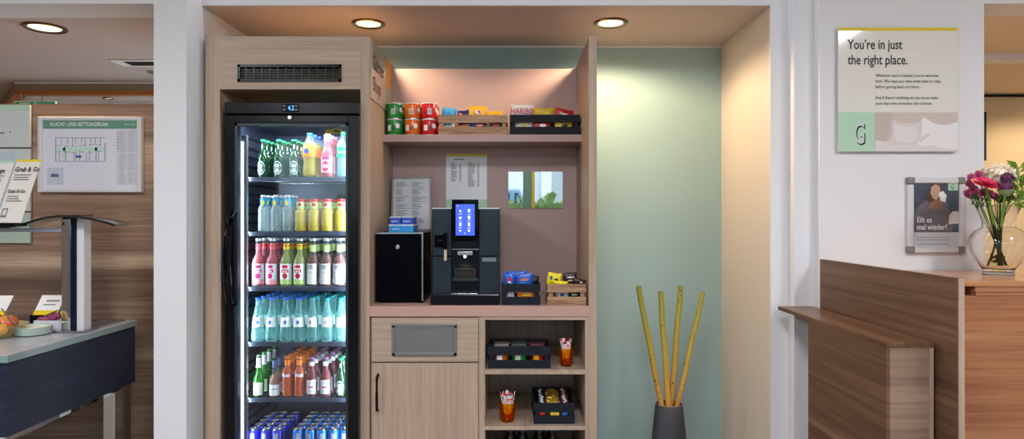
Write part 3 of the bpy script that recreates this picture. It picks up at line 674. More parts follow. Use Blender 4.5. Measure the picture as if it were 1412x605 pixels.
rowset(1, 'tonic', [363.6, 380.5, 396.8], [4, 4, 3], 0.058)
rowset(1, 'juice', [414.6, 433, 451.6, 470.5], 4, 0.064, 3.036)
rowset(2, 'rhub', [357.0, 376.2], 4, 0.066, 3.036)
rowset(2, 'lime', [395.2, 413.8], 4, 0.066, 3.036)
rowset(2, 'white', [431.8, 450.0, 468.0], 4, 0.062, 3.034)
rowset(3, 'waterb', [356.4, 375.6, 394.2, 412.6], 5, 0.066, 3.036)
rowset(3, 'watert', [431.6, 450.8, 470], 5, 0.066, 3.036)
rowset(4, 'wine', [356.5], 4, 0.066, 3.03)
rowset(4, 'rose', [379.0], 3, 0.06, 3.032)
rowset(4, 'orange', [396.8, 412.9], 5, 0.056, 3.03)
rowset(4, 'berry', [430.5, 449.4], 5, 0.056, 3.03)
x = X(470, 3.03)
for r in range(4): P['beer'].place((x, 3.03+r*0.056, SZ[4]+0.0005), 0.1*r, 'green beer bottle, right end of the fifth fridge shelf, %s row' % ROWN[r], 'green beer bottles on the fifth fridge shelf')
rowset(5, 'canv', [350.5, 366.8, 382.8], 5, 0.060, 3.05)
rowset(5, 'canb', [411.5, 428.5, 444.5, 460.5, 476], 5, 0.060, 3.05)

# ---------------------------------------------------------------- minibar, gum packs, framed notice
mb = thing('minibar_fridge', 'small black cube minibar with silver door edge on the pink worktop', 'minibar', (X(550, 3.02), 3.16, ZWT))
Ym = 3.02; mx0, mx1 = X(517.5, Ym), X(583.5, Ym); mz1 = Z(320.5, Ym)
bx('body', mx0+0.002, mx1-0.002, Ym+0.025, Ym+0.30, ZWT+0.008, mz1, blackp, mb, 0.004)
d = bx('door', mx0+0.002, mx1-0.006, Ym-0.002, Ym+0.022, ZWT+0.012, mz1-0.006, blackgl, mb, 0.002)
bx('door_edge', mx1-0.006, mx1, Ym-0.004, Ym+0.022, ZWT+0.012, mz1, silver, d); bx('door_edge', mx0, mx1-0.006, Ym-0.004, Ym+0.022, mz1-0.006, mz1, silver, d)
MB().lathe([(0.0001, 0), (0.008, 0), (0.011, 0.003), (0.011, 0.006)], 18).xform(Matrix.Translation((X(548.5, Ym), Ym-0.008, Z(340.5, Ym))) @ Matrix.Rotation(-PI/2, 4, 'X')).build('lock', silver, d, True)
for x in (mx0+0.02, mx1-0.02):
    for y in (Ym+0.05, Ym+0.27): bx('foot', x-0.01, x+0.01, y-0.01, y+0.01, ZWT, ZWT+0.008, blackm, mb)
cord = tag(MB().tube([(mx1+0.002, 3.22, Z(355, 3.22)), (mx1+0.015, 3.25, Z(357, 3.25)), (mx1+0.022, 3.28, Z(363, 3.28)), (mx1+0.024, 3.3, ZWT+0.10), (mx1+0.02, 3.36, ZWT+0.006)], 0.003, 6).build('power_cord', inkg, None, True), 'grey cord between the black minibar and the coffee machine', 'cord')
zg = mz1
def gumbox(x0, x1, y0, y1, z0, z1, label, m1, capm):
    t = thing('gum_box', label, 'box', ((x0+x1)/2, (y0+y1)/2, z0), 'blue chewing gum packs')
    bx('body', x0, x1, y0, y1, z0, z1-0.005, m1, t, 0.0015); bx('lid', x0-0.001, x1+0.001, y0-0.001, y1+0.001, z1-0.005, z1, capm, t, 0.001)
    text('extra', x0+(x1-x0)*0.15, y0-0.0015, z0+(z1-z0)*0.30, (z1-z0)*0.42, white, t, xs=1.0); return t
Yg = 3.07
gumbox(X(536, Yg), X(570, Yg), Yg, Yg+0.14, zg, Z(309.5, Yg), 'light blue gum display box lying under two smaller packs on the minibar', cyan, white)
gz = Z(309.5, Yg); gumbox(X(537, Yg), X(552.5, Yg), Yg+0.005, Yg+0.12, gz, Z(298.5, Yg), 'dark blue gum pack with white top, left of the two on the light blue box', blue, alumatt)
gumbox(X(553.5, Yg), X(569.5, Yg), Yg+0.005, Yg+0.12, gz, Z(298.5, Yg), 'dark blue gum pack with white top, right of the two on the light blue box', blue, alumatt)
# framed notice leaning on the pink panel
t = thing('framed_notice', 'grey-framed sheet of small print leaning behind the minibar', 'picture frame', (X(568, 3.42), 3.42, zg))
Yn = 3.36
M = Matrix.Translation((X(567, Yn), Yn, zg)) @ Matrix.Rotation(math.radians(-10), 4, 'X') @ Matrix.Rotation(math.radians(-1.0), 4, 'Y')
w, h = 0.205, Z(244, 3.42)-zg+0.005
m = MB()
for q in ((-w/2, -w/2+0.010, 0, h), (w/2-0.010, w/2, 0, h), (-w/2, w/2, 0, 0.010), (-w/2, w/2, h-0.010, h)): m.box(q[0], q[1], -0.006, 0.008, q[2], q[3])
m.xform(M).build('frame', mat('pewter_frame', srgb(128, 118, 112), 0.35, metal=0.6), t)
MB().box(-w/2+0.01, w/2-0.01, 0, 0.004, 0.01, h-0.01).xform(M).build('sheet', mat('sheet_grey', srgb(200, 206, 214), 0.4), t)
m = MB()
for c in range(2):
    for k in range(44):
        z0 = h-0.03-k*0.0054; x0 = -w/2+0.02+c*0.085; ln = 0.075*random.uniform(0.35, 1.0)
        if k % 7 != 6: m.box(x0, x0+ln, -0.0008, 0, z0, z0+0.0022)
m.xform(M).build('print_lines', inkg, t)
# price list
Yl = YP-0.003
t = thing('price_list', 'white price list with yellow top edge on the pink panel above the coffee machine', 'notice', (X(643, Yl), Yl, Z(290, Yl)))
pbox('sheet', 615, 212, 671.5, 291, Yl, 0.002, paper, t); pbox('yellow_edge', 615, 212, 671.5, 215.4, Yl-0.0006, 0.0006, yel, t); pbox('green_edge', 615, 274.5, 671.5, 291, Yl-0.0006, 0.0006, mint, t)
m = MB()
def ln(m, px0, px1, py, Y, hp=0.9): m.box(X(px0, Y), X(px1, Y), Y-0.0008, Y, Z(py+hp, Y), Z(py, Y))
ln(m, 626, 641, 219, Yl, 1.2); ln(m, 622, 627, 224.2, Yl, 1.1); ln(m, 645, 651.5, 224.2, Yl, 1.1)
for k in range(13): ln(m, 622, 622+random.uniform(4, 9), 226.6+k*1.85, Yl); ln(m, 633, 636, 226.6+k*1.85, Yl)
for k in range(17): ln(m, 645, 645+random.uniform(6, 11), 226.6+k*1.85, Yl); ln(m, 658, 661, 226.6+k*1.85, Yl)
m.build('print_lines', inkg, t)
# mirror-like glass plate
mirror = mat('mirror_plate', srgb(160, 156, 156), 0.0, metal=1.0)
t = thing('mirror_plate', 'small rectangular mirror plate on the pink panel reflecting the street window', 'mirror', (X(738, YP), YP, Z(287, YP)))
pbox('glass', 701, 236.6, 776, 287, YP-0.006, 0.006, mirror, t)

# ---------------------------------------------------------------- coffee machine
cm = thing('coffee_machine', 'dark slate automatic coffee machine with lit blue touch screen', 'coffee machine', (X(641, 3.0), 3.2, ZWT))
Yb = 3.01
slate = mat('slate_metal', srgb(40, 50, 60), 0.3, metal=0.3, spec=0.3); slate2 = mat('slate_gloss', srgb(16, 19, 24), 0.18, spec=0.3)
zlow = Z(405, 2.97)
bx('base', X(593.5, 2.95), X(689, 2.95), 2.95, 3.42, ZWT, zlow, slate2, cm, 0.004)
bx('body', X(595.5, Yb), X(688.5, Yb), Yb+0.012, 3.42, zlow, Z(288, Yb), slate2, cm, 0.003)
bx('top_rim', X(595.5, Yb), X(688.5, Yb), Yb+0.01, 3.42, Z(288, Yb), Z(286.8, Yb)+0.002, silver, cm)
for a, b in ((596.5, 622.3), (660.7, 687.8)):
    pbox('front_panel', a, 289, b, 352.5, Yb, 0.012, slate, cm, 0.002); pbox('front_panel', a, 354, b, 404, Yb, 0.012, slate, cm, 0.002)
pbox('centre_column', 623, 331, 660, 404, Yb-0.004, 0.015, slate2, cm, 0.001)
scr = pbox('touch_screen', 623, 275, 659.5, 331.5, 2.985, 0.03, blackgl, cm, 0.003)
disp_m = mat('screen_blue', srgb(50, 80, 220), 0.4, emit=srgb(56, 84, 228), es=0.85)
scw = mat('screen_white', srgb(230, 240, 255), 0.4, emit=srgb(225, 235, 255), es=0.9)
pbox('display', 628.3, 281.5, 654.5, 324.5, 2.9842, 0.001, disp_m, scr)
m = MB()
def icon(px, py, w, h):
    w *= 0.72; h *= 0.8
    m.polyxz([(X(px-w/2, 2.984), Z(py-h/2, 2.984)), (X(px+w/2, 2.984), Z(py-h/2, 2.984)), (X(px+w*0.33, 2.984), Z(py+h/2, 2.984)), (X(px-w*0.33, 2.984), Z(py+h/2, 2.984))], 2.9832, 2.984)
for (a, b, w, h) in ((634.8, 291, 4, 3), (646.8, 290.5, 5, 5), (634.8, 300.5, 5, 4), (646.8, 300, 5, 6), (634.8, 309.5, 4.5, 6), (646.8, 309.5, 4.5, 6), (634.5, 318, 4, 2.5), (646.8, 318, 4, 3.5), (631, 284, 1.6, 1.6), (641, 321.5, 1.4, 2)): icon(a, b, w, h)
for a in (634.8, 646.8):
    for b in (295, 304.6, 314): m.box(X(a-2.4, 2.984), X(a+2.4, 2.984), 2.9832, 2.984, Z(b+0.4, 2.984), Z(b, 2.984))
m.build('icons', scw, scr)
pbox('screen_foot', 626, 331.5, 657, 343, Yb-0.012, 0.01, slate2, cm, 0.002)
pbox('trim_line', 623, 343, 660, 344, Yb-0.008, 0.008, silver, cm)
out = pbox('outlet', 630.5, 346.5, 651.5, 352, 2.965, 0.05, silver, cm, 0.003)
wl = mat('coffee_light', (1, .8, .5, 1), 0.5, emit=(1, 0.75, 0.45, 1), es=9)
MB().ball((X(641, 2.985), 2.985, Z(353.6, 2.985)), 0.006).build('cup_light', wl, out, True)
spot('cup_light_beam', (X(641, 2.975), 2.972, Z(356, 2.975)), 0.9, WARM, 110, 0.6, 0.01, parent=cm)
m = MB()
rx0, rx1, rz0, rz1 = X(628.5, Yb), X(654.5, Yb), Z(383.5, Yb), Z(371, Yb)
for q in ((rx0-0.004, rx0, rz0, rz1), (rx1, rx1+0.004, rz0, rz1), (rx0, rx1, rz1, rz1+0.003)): m.box(q[0], q[1], Yb-0.010, Yb-0.004, q[2], q[3])
m.build('recess_rim', slate, cm); bx('recess', rx0, rx1, Yb-0.0055, Yb-0.004, rz0, rz1, blackm, cm)
pbox('grounds_drawer', 623.5, 384, 659.5, 387.5, Yb-0.012, 0.008, slate, cm, 0.001); pbox('trim_line', 623, 365, 660, 366, Yb-0.006, 0.002, blackm, cm)
tr = bx('drip_tray', X(622, 2.96), X(659, 2.96), 2.952, Yb, zlow-0.001, zlow+0.004, silver, cm, 0.001)
m = MB()
for k in range(11): x0 = X(624, 2.97)+k*0.0108; m.box(x0, x0+0.005, 2.957, Yb-0.006, zlow+0.004, zlow+0.005)
m.build('tray_slots', blackm, tr)
ph = pbox('milk_panel', 599, 324, 611, 341, Yb-0.006, 0.006, blackgl, cm, 0.002)
MB().tube([(X(604, Yb), Yb-0.018, Z(332, Yb)), (X(613.5, Yb), Yb-0.020, Z(331, Yb))], 0.006, 10).build('spout_arm', blackp, cm, True)
pbox('steam_handle', 610.8, 321, 616.3, 344, Yb-0.03, 0.022, blackgl, cm, 0.003)
pbox('steam_wand', 612, 344, 616, 359.5, Yb-0.026, 0.014, mat('cream_plastic', srgb(196, 180, 164), 0.4), cm, 0.002)
pbox('name_plate', 665, 355.5, 684, 360.5, Yb-0.002, 0.002, mat('plate_grey', srgb(110, 122, 130), 0.4), cm)

# ---------------------------------------------------------------- crates
def crate(name, label, px0, px1, pys, Y, depth, m, group):
    """slatted crate: pys = top, end of the upper slat, start of the lower slat, bottom (pixels of the front)"""
    x0, x1 = X(px0, Y), X(px1, Y); z3, z2, z1, z0 = [Z(p, Y) for p in pys]; th = 0.008
    t = thing(name, label, 'crate', ((x0+x1)/2, Y+depth/2, z0), group)
    for (a, b) in ((z0, z1), (z2, z3)):
        bx('front_slat', x0, x1, Y, Y+th, a, b, m, t, 0.0008); bx('back_slat', x0, x1, Y+depth-th, Y+depth, a, b, m, t, 0.0008)
        bx('side_slat', x0, x0+th, Y+th, Y+depth-th, a, b, m, t, 0.0008); bx('side_slat', x1-th, x1, Y+th, Y+depth-th, a, b, m, t, 0.0008)
    pw = min(0.018, (x1-x0)*0.12)
    for xx in (x0+th, x1-th-pw):
        for yy in (Y+th, Y+depth-th-0.012): bx('corner_post', xx, xx+pw, yy, yy+0.012, z0+0.002, z3-0.002, m, t)
    bx('bottom_board', x0+th, x1-th, Y+th, Y+depth-th, z0, z0+0.006, m, t)
    return x0+th, x1-th, Y+th, Y+depth-th, z0+0.006, z3
GR = 'slatted snack crates'
c1 = crate('wooden_crate', 'natural wood slatted crate of sweets in the middle of the pink upper shelf', 604.4, 699.6, (158.6, 169.3, 174.7, 185.4), 3.235, 0.17, cratew, GR)
c2 = crate('dark_crate', 'dark painted slatted crate of gummy bags at the right end of the upper shelf', 703, 799.5, (158, 168.3, 174.7, 185.4), 3.24, 0.17, navy, GR)
c3 = crate('dark_crate', 'small dark slatted crate of blue snack bags beside the coffee machine', 691.6, 745, (391.5, 402.3, 409, 421), 2.955, 0.16, navy, GR)
c4 = crate('wooden_crate', 'small natural wood crate of yellow and brown bags at the worktop end', 754.6, 808.6, (391.8, 403, 409, 421.5), 2.95, 0.16, cratew, GR)
c5 = crate('dark_crate', 'wide dark slatted crate of snack pots on the upper open shelf', 672.4, 759.2, (478, 489.7, 496.4, 508), 2.945, 0.19, navy, GR)
c6 = crate('dark_crate', 'dark slatted crate of foil-wrapped sweets on the lower open shelf', 736, 792.4, (555.6, 567, 573, 584.8), 2.954, 0.28, navy, GR)

def bag(label, w, h, th, m, loc, rot, marks=(), txt=None, group=None, name='snack_bag', tmat=None, tsize=0.3, seed=0):
    """pillow pack standing in the xz plane; crimped ends left and right"""
    rnd = random.Random(seed*13+5)
    t = thing(name, label, 'snack bag', (0, 0, 0), group)
    nu, nv = 14, 8; vs = []; fs = []
    ph = [rnd.uniform(0, 6) for _ in range(4)]
    def hgt(u, v):
        e = max(0.0, 1-abs(u)**3.5)*max(0.0, 1-v*v)**0.6
        return th*e*(1+0.14*math.sin(4*u+ph[0])*math.cos(3*v+ph[1])+0.08*math.sin(9*u+ph[2]))
    def zz(u, v): return h/2*v*(1-0.07*(1-abs(u)**2)+0.03*math.sin(5*u+ph[3]))
    for side in (-1, 1):
        for j in range(nv+1):
            for i in range(nu+1):
                u = -1+2*i/nu; v = -1+2*j/nv; vs.append((w/2*u, side*(hgt(u, v)/2+0.0003), zz(u, v)))
    k = (nu+1)*(nv+1)
    for s_ in (0, 1):
        for j in range(nv):
            for i in range(nu):
                a = s_*k+j*(nu+1)+i; fs.append((a, a+1, a+nu+2, a+nu+1))
    for i in range(nu):
        for j in (0, nv): a = j*(nu+1)+i; fs.append((a, a+1, k+a+1, k+a))
    for j in range(nv):
        for i in (0, nu): a = j*(nu+1)+i; fs.append((a, a+nu+1, k+a+nu+1, k+a))
    MB().add(vs, fs).build('pack', m, t, True)
    for (u0, v0, ru, rv, mm) in marks:
        vv = [(w/2*u0, -hgt(u0, v0)/2-0.0014, zz(u0, v0))]
        for i in range(16):
            a = 2*PI*i/16; u = u0+ru*math.cos(a); v = v0+rv*math.sin(a); vv.append((w/2*u, -hgt(u, v)/2-0.0012, zz(u, v)))
        MB().add(vv, [(0, 1+i, 1+(i+1) % 16) for i in range(16)]).build('print', mm, t, True)
    if txt:
        me = text_mesh(txt, h*tsize/0.7, 0.8, 'CENTER', h*0.006)
        for v in me.vertices:
            a, b = v.co.x, v.co.y-h*tsize/2+h*0.10; u = max(-1, min(1, a/(w/2))); q = max(-1, min(1, b/(h/2)))
            v.co = (a, -hgt(u, q)/2-0.002, b)
        me.materials.clear(); me.materials.append(tmat or white)
        o = bpy.data.objects.new('lettering', me); C.objects.link(o); attach(o, t)
    t.matrix_basis = Matrix.Identity(4); t.location = loc; t.rotation_euler = rot
    return t
def pbag(label, px, py, Y, wpx, hpx, m, rot=(0, 0, 0), th=0.022, **k):
    return bag(label, wpx*Y/F, hpx*Y/F, th, m, (X(px, Y), Y, Z(py, Y)), rot, **k)
yelbag = mat('bag_yellow', srgb(244, 178, 20), 0.3, var=0.22, vscale=70, bump=0.5, bscale=90); bluebag = mat('bag_blue', srgb(24, 90, 190), 0.28, var=0.22, vscale=70, bump=0.5, bscale=90); silbag = mat('bag_silver_print', srgb(206, 204, 206), 0.3, var=0.2, vscale=60); goldbag = mat('bag_gold', srgb(216, 182, 40), 0.3, var=0.22, vscale=70, bump=0.5, bscale=90); redbag = mat('bag_red', srgb(190, 24, 34), 0.3, var=0.22, vscale=70, bump=0.5, bscale=90)
navybag = mat('bag_navy', srgb(30, 40, 110), 0.3, var=0.22, vscale=70, bump=0.5, bscale=90); ltbag = mat('bag_light_blue', srgb(60, 160, 220), 0.3, var=0.22, vscale=70, bump=0.5, bscale=90); brbag = mat('bag_brown', srgb(52, 34, 34), 0.3, var=0.22, vscale=70, bump=0.5, bscale=90); blkbag = mat('bag_black', srgb(20, 20, 24), 0.3, var=0.22, vscale=70, bump=0.5, bscale=90); yelb2 = mat('bag_lemon', srgb(240, 214, 20), 0.3, var=0.22, vscale=70, bump=0.5, bscale=90)
g1 = 'sweet bags in the wooden crate on the upper shelf'
pbag('light blue sweet bag at the left end of the upper wooden crate', 619, 160, 3.30, 20, 23, ltbag, (0.1, 0.12, 0.05), marks=((0, 0.2, 0.6, 0.3, cyan),), group=g1, seed=1)
pbag('navy and orange sweet bag leaning between blue and yellow packs', 640, 162, 3.30, 17, 20, navybag, (0.1, -0.1, 0), marks=((-0.5, 0.3, 0.3, 0.4, orange),), group=g1, seed=2)
pbag('big yellow sweet bag with red oval emblem in the upper wooden crate', 659, 158, 3.29, 25, 24, yelbag, (0.1, 0.05, 0), marks=((0, 0.3, 0.36, 0.26, white), (0, 0.3, 0.30, 0.20, red)), group=g1, seed=3)
pbag('low yellow sweet bag lying at the right end of the upper wooden crate', 682, 161, 3.29, 24, 16, yelbag, (0.2, -0.06, 0.05), marks=((0, 0.2, 0.35, 0.2, orange),), group=g1, seed=4)
pbag('white and blue wrapper seen through the slats, left in the wooden crate', 619, 172, 3.27, 16, 18, silbag, (0, 0, 0), marks=((0, 0, 0.6, 0.2, cyan),), group=g1, seed=5, th=0.015)
pbag('dark blue wrapper seen through the slats, middle of the wooden crate', 659, 173, 3.265, 24, 18, navybag, (0, 0, 0), marks=((0.2, 0, 0.4, 0.2, orange),), group=g1, seed=6, th=0.015)
pbag('brown wrapper seen through the slats, right in the wooden crate', 684, 173, 3.265, 18, 18, brbag, (0, 0, 0), marks=((0, 0, 0.5, 0.2, redbag),), group=g1, seed=7, th=0.015)
g2 = 'gummy bags in the dark crate on the upper shelf'
pbag('silver and red gummy bag lettered in red above the dark upper crate', 720, 155.5, 3.27, 31, 23, silbag, (0.1, 0.03, 0), txt='HARIBO', tmat=red, tsize=0.34, group=g2, seed=8)
pbag('gold sweet bag in the middle of the dark upper crate', 750, 159, 3.30, 30, 20, goldbag, (0.15, 0, 0), marks=((0, 0.3, 0.5, 0.2, yel),), group=g2, seed=9)
pbag('red sweet bag sloping at the right end of the dark upper crate', 777, 159, 3.30, 26, 18, redbag, (0.1, 0.22, 0), marks=((0, 0.2, 0.5, 0.15, white),), group=g2, seed=10)
for i, (px, mm) in enumerate(((722, silbag), (747, redbag), (777, goldbag))):
    pbag('%s wrapper seen through the slats of the dark upper crate' % ('pale', 'red and white', 'gold and black')[i], px, 173, 3.27, 24, 18, mm, (0, 0, 0), marks=((0.1, 0, 0.4, 0.25, (goldbag, white, blkbag)[i]),), group=g2, seed=11+i, th=0.015)
g3 = 'snack bags in the small dark crate'
pbag('blue snack bag with red sweets picture, left in the small dark crate', 702, 386, 3.0, 17, 20, bluebag, (0.1, 0.05, 0), marks=((0.1, 0, 0.6, 0.4, red), (0.1, -0.25, 0.3, 0.15, white)), group=g3, seed=15)
pbag('blue snack bag with orange lettering stripe in the small dark crate', 723, 386, 2.995, 24, 20, bluebag, (0.1, -0.08, 0), marks=((-0.1, 0.15, 0.65, 0.16, orange), (-0.1, -0.25, 0.6, 0.12, cyan)), group=g3, seed=16)
pbag('blue snack bag behind the other two in the small dark crate', 712, 380, 3.04, 28, 14, bluebag, (0.2, 0.02, 0), group=g3, seed=17)
pbag('black snack bag at the right end of the small dark crate', 738, 387, 3.0, 9, 15, blkbag, (0, 0.2, 0), group=g3, seed=18)
pbag('orange wrapper seen through the small dark crate', 726, 406, 2.985, 26, 14, orange, (0, 0, 0), marks=((0, 0, 0.5, 0.3, goldbag),), group=g3, seed=19, th=0.015)
pbag('grey wrapper seen through the small dark crate', 703, 406, 2.985, 12, 14, silbag, (0, 0, 0), group=g3, seed=20, th=0.015)
g4 = 'snack bags in the small wooden crate'
pbag('lemon yellow sweet bag standing in the small wooden crate', 764, 385, 3.0, 19, 19, yelb2, (0.1, 0.15, 0), marks=((-0.45, 0.25, 0.18, 0.3, blue), (0.3, 0, 0.35, 0.25, brownp)), group=g4, seed=21)
pbag('lemon yellow bag lying flat in front of the brown bags', 772, 390.5, 2.99, 22, 8, yelb2, (0.5, 0.08, 0), group=g4, seed=22)
pbag('dark brown chocolate bag with white lettering in the small wooden crate', 786, 383, 3.01, 19, 16, brbag, (0.1, -0.08, 0), marks=((0.05, 0.2, 0.6, 0.14, white), (0.05, -0.4, 0.5, 0.12, silbag)), group=g4, seed=23)
pbag('brown bag slumped at the right end of the small wooden crate', 799, 389, 3.0, 17, 11, brbag, (0.1, 0.25, 0), marks=((0.2, 0.2, 0.25, 0.2, silbag),), group=g4, seed=24)
pbag('white and yellow wrapper seen through the small wooden crate', 775, 406, 2.985, 16, 14, silbag, (0, 0, 0), marks=((0, 0, 0.4, 0.3, navybag),), group=g4, seed=25, th=0.015)
pbag('black and white wrapper seen through the small wooden crate', 792, 406, 2.985, 15, 14, blkbag, (0, 0, 0), marks=((0, 0, 0.6, 0.14, white),), group=g4, seed=26, th=0.015)

# ---------------------------------------------------------------- crisp tins
def mk_tin(m):
    t = thing('crisp_tin', 'x', 'tin'); R, h = 0.0395, 0.0805
    MB().lathe([(0.0001, 0.001), (R*0.97, 0), (R, 0.002), (R, h-0.004), (R*0.98, h-0.002)], 28).build('body', m, t, True)
    MB().lathe([(R*1.02, h-0.005), (R*1.02, h), (R*0.93, h), (R*0.9, h-0.003), (0.0001, h-0.003)], 28).build('lid', alumatt, t, True)
    MB().lathe([(R*1.015, 0), (R*1.015, 0.003)], 28).build('bottom_rim', silver, t, True)
    l = patch(t, R, 0.022, 0.050, 0.020, white, 'barcode_label'); l.rotation_euler = (0, 0, -0.55)
    m2 = MB()
    for k in range(6): a = -PI/2-0.18+k*0.07-0.0; m2.lathe([(R+0.0012, 0.025), (R+0.0012, 0.047)], 1, a0=a, a1=a+0.03)
    b = m2.build('barcode', inkb, l); 
    e = emb(t, R, 0.046, 0.011, 0.013, white, 'emblem'); e.rotation_euler = (0, 0, 0.55); return t
tg, to_, tr_ = mat('tin_green', srgb(40, 140, 60), 0.25), mat('tin_orange', srgb(226, 110, 24), 0.25), mat('tin_red', srgb(196, 28, 36), 0.25)
ztin = Z(185.3, YS)
for nm, mm, px in (('green', tg, 544.6), ('orange', to_, 569), ('red', tr_, 592.2)):
    pr = Proto(mk_tin(mm))
    for j in range(2):
        for k in range(2):
            pr.place((X(px, 3.29), 3.285+j*0.083, ztin+0.0003+k*0.081), (0.0, 0.5, -0.4, 0.2)[j*2+k]+(0.2 if nm == 'red' else 0), '%s small crisp tin, %s one of the %s stack on the upper shelf' % (nm, ('lower', 'upper')[k], ('front', 'rear')[j]), 'stacked crisp tins')

# ---------------------------------------------------------------- pots, sweets, glasses, bottles on the open shelves
x0, x1, y0, y1, z0, z1 = c5
for i, (nm, mm, lidm) in enumerate((('orange', orange, mat('lid_grey', srgb(150, 140, 132), 0.35)), ('green', green, mat('lid_green', srgb(78, 96, 84), 0.35)), ('red', redbag, mat('lid_red', srgb(104, 60, 68), 0.35)))):
    for j in range(2):
        cx = x0+0.052+i*0.083; cy = y0+0.045+j*0.083; R = 0.038
        t = thing('snack_pot', '%s snack pot with round lid, %s of the wide dark crate' % (nm, ('front row', 'back row')[j]), 'pot', (cx, cy, z0), 'snack pots in the wide dark crate')
        MB().lathe([(0.0001, 0), (R*0.8, 0), (R*0.97, 0.07)], 24, (cx, cy, z0)).build('body', mm, t, True)
        MB().lathe([(R*0.97, 0.062), (R*1.03, 0.064), (R*1.03, 0.069), (R, 0.071), (R*0.9, 0.069), (0.0001, 0.069)], 24, (cx, cy, z0+0.014)).build('lid', lidm, t, True)
        pt = MB().lathe([(R*0.80+0.0052, 0.024), (R*0.80+0.0095, 0.052)], 8, (cx, cy, z0), a0=math.radians(240), a1=math.radians(278)).build('label', (white, alumatt, yelbag)[i], t, True)
tag(bx('dark_packet', x0+0.003, x0+0.02, y0+0.02, y1-0.02, z0, z1+0.004, blkbag), 'thin dark packet at the left end of the wide dark crate', 'packet')
amber = glassy('amber_glass', (1.0, 0.70, 0.10, 1), 0.04, body=(0.35, 0.10, 0.01, 1), edge=0.45)
stickw = mat('stick_white', srgb(236, 228, 224), 0.4); stickr = mat('stick_red', srgb(206, 40, 40), 0.4); stickb = mat('stick_blue', srgb(70, 90, 170), 0.4)
def stick_glass(px, Y, zbase, topr, botr, hh, label, pos, seed):
    cx, cy = X(px, Y), Y
    t = thing('amber_glass', label, 'glass', (cx, cy, zbase), 'amber glasses of sugar sticks')
    MB().lathe([(0.0001, 0.006), (botr*0.9, 0.006), (topr-0.002, hh), (topr, hh), (botr, 0.0), (0.0001, 0.0)], 24, (cx, cy, zbase)).build('cup', amber, t, True)
    rnd = random.Random(seed); n = 13
    for k in range(n):
        a = 2*PI*k/n+rnd.uniform(-.2, .2); r0 = botr*0.45*rnd.uniform(0.2, 1); r1 = topr*rnd.uniform(0.45, 0.82)
        p0 = Vector((cx+r0*math.cos(a), cy+r0*math.sin(a), zbase+0.008)); p1 = Vector((cx+r1*math.cos(a), cy+r1*math.sin(a), zbase+hh*rnd.uniform(1.35, 1.55)))
        s = thing('sugar_stick', 'x', 'sugar stick', tuple(p0), 'sugar sticks in the %s glass' % pos)
        s['label'] = '%s paper stick, %s of the amber glass, %s open shelf' % (('red-tipped', 'white')[k % 2], ('nearest the front', 'left side', 'right side', 'at the back')[int(((math.degrees(a)+135) % 360)//90)], pos)
        d = (p1-p0); L_ = d.length; q = d.to_track_quat('Z', 'Y').to_matrix().to_4x4(); M = Matrix.Translation(p0) @ q
        w = 0.0055
        MB().box(-w, w, -0.0016, 0.0016, 0, L_).xform(M).build('packet', (stickw, stickw, stickw)[k % 3], s, bevel=0.0008)
        m = MB(); mm = (stickr, stickr, stickb)[k % 3]
        for (a0, a1) in (((0.0, 0.25), (0.80, 0.86)), ((0.05, 0.2), (0.9, 1.0)))[k % 2]: m.box(-w-0.0003, w+0.0003, -0.0021, 0.0021, L_*a0, L_*a1)
        for k2 in range(3): m.box(-w*0.5, w*0.5, -0.0022, 0.0022, L_*(0.60+k2*0.07), L_*(0.63+k2*0.07))
        m.xform(M).build('print', mm, s)
stick_glass(780.5, 3.0, zs1, 0.036, 0.024, 0.082, 'amber tapered glass of paper sticks beside the wide dark crate', 'upper', 3)
stick_glass(700, 3.0, zs2, 0.044, 0.030, 0.088, 'amber tapered glass of paper sticks left of the sweets crate', 'lower', 5)
# foil sweets in rows
x0, x1, y0, y1, z0, z1 = c6
def mk_sweet(m, n2, label, name):
    t = thing(name, label, 'sweet')
    prof = []
    MB().lathe([(0.0001, -0.019), (0.0085, -0.016), (0.010, -0.010), (0.012, 0), (0.010, 0.010), (0.0085, 0.016), (0.0001, 0.019)], 10).xform(Matrix.Rotation(PI/2, 4, 'Y')).build('wrapper', m, t, True)
    MB().lathe([(0.0124, -0.006), (0.0126, 0), (0.0124, 0.006)], 10).xform(Matrix.Rotation(PI/2, 4, 'Y')).build('print', n2, t, True); return t
sets = [('silver', 'silver-labelled black', Proto(mk_sweet(blkbag, silbag, 'x', 'wrapped_sweet')), 0.030, 1), ('gold', 'gold foil', Proto(mk_sweet(foilgold, foilgold, 'x', 'wrapped_sweet')), 0.082, 2), ('red', 'dark red and white', Proto(mk_sweet(mat('sweet_dark_red', srgb(90, 24, 34), 0.3), silbag, 'x', 'wrapped_sweet')), 0.138, 1)]
zt_ = z1-0.012
for nm, ds, pr, dx, wd in sets:
    tag(bx('sweet_tray', x0+dx-0.026, x0+dx+0.026, y0+0.003, y1-0.003, z0, zt_-0.012, blkbag), 'dark inner box under the %s sweets of the lower shelf crate' % ds, 'box', 'inner boxes in the sweets crate')
    k = 0
    for r in range(9):
        for c in range(wd):
            pr.place((x0+dx+(c-(wd-1)/2)*0.024+random.uniform(-.003, .003), y0+0.018+r*0.027, zt_+random.uniform(0, 0.005)), label='%s wrapped sweet%s, %s from the front, lower crate' % (ds, (', %s line' % ('left', 'right')[c]) if wd > 1 else '', ORD[r]), group='%s sweets' % nm, rot=(random.uniform(-1, 1), random.uniform(-0.3, 0.3), random.uniform(-0.5, 0.5)))
tag(pbox('sweet_packet', 745, 568, 751, 573.5, 2.963, 0.004, redbag), 'small red-brown packet behind the gap of the sweets crate', 'packet')
tag(pbox('sweet_packet', 759, 568, 771, 573.5, 2.963, 0.004, goldbag), 'small gold packet behind the gap of the sweets crate', 'packet')
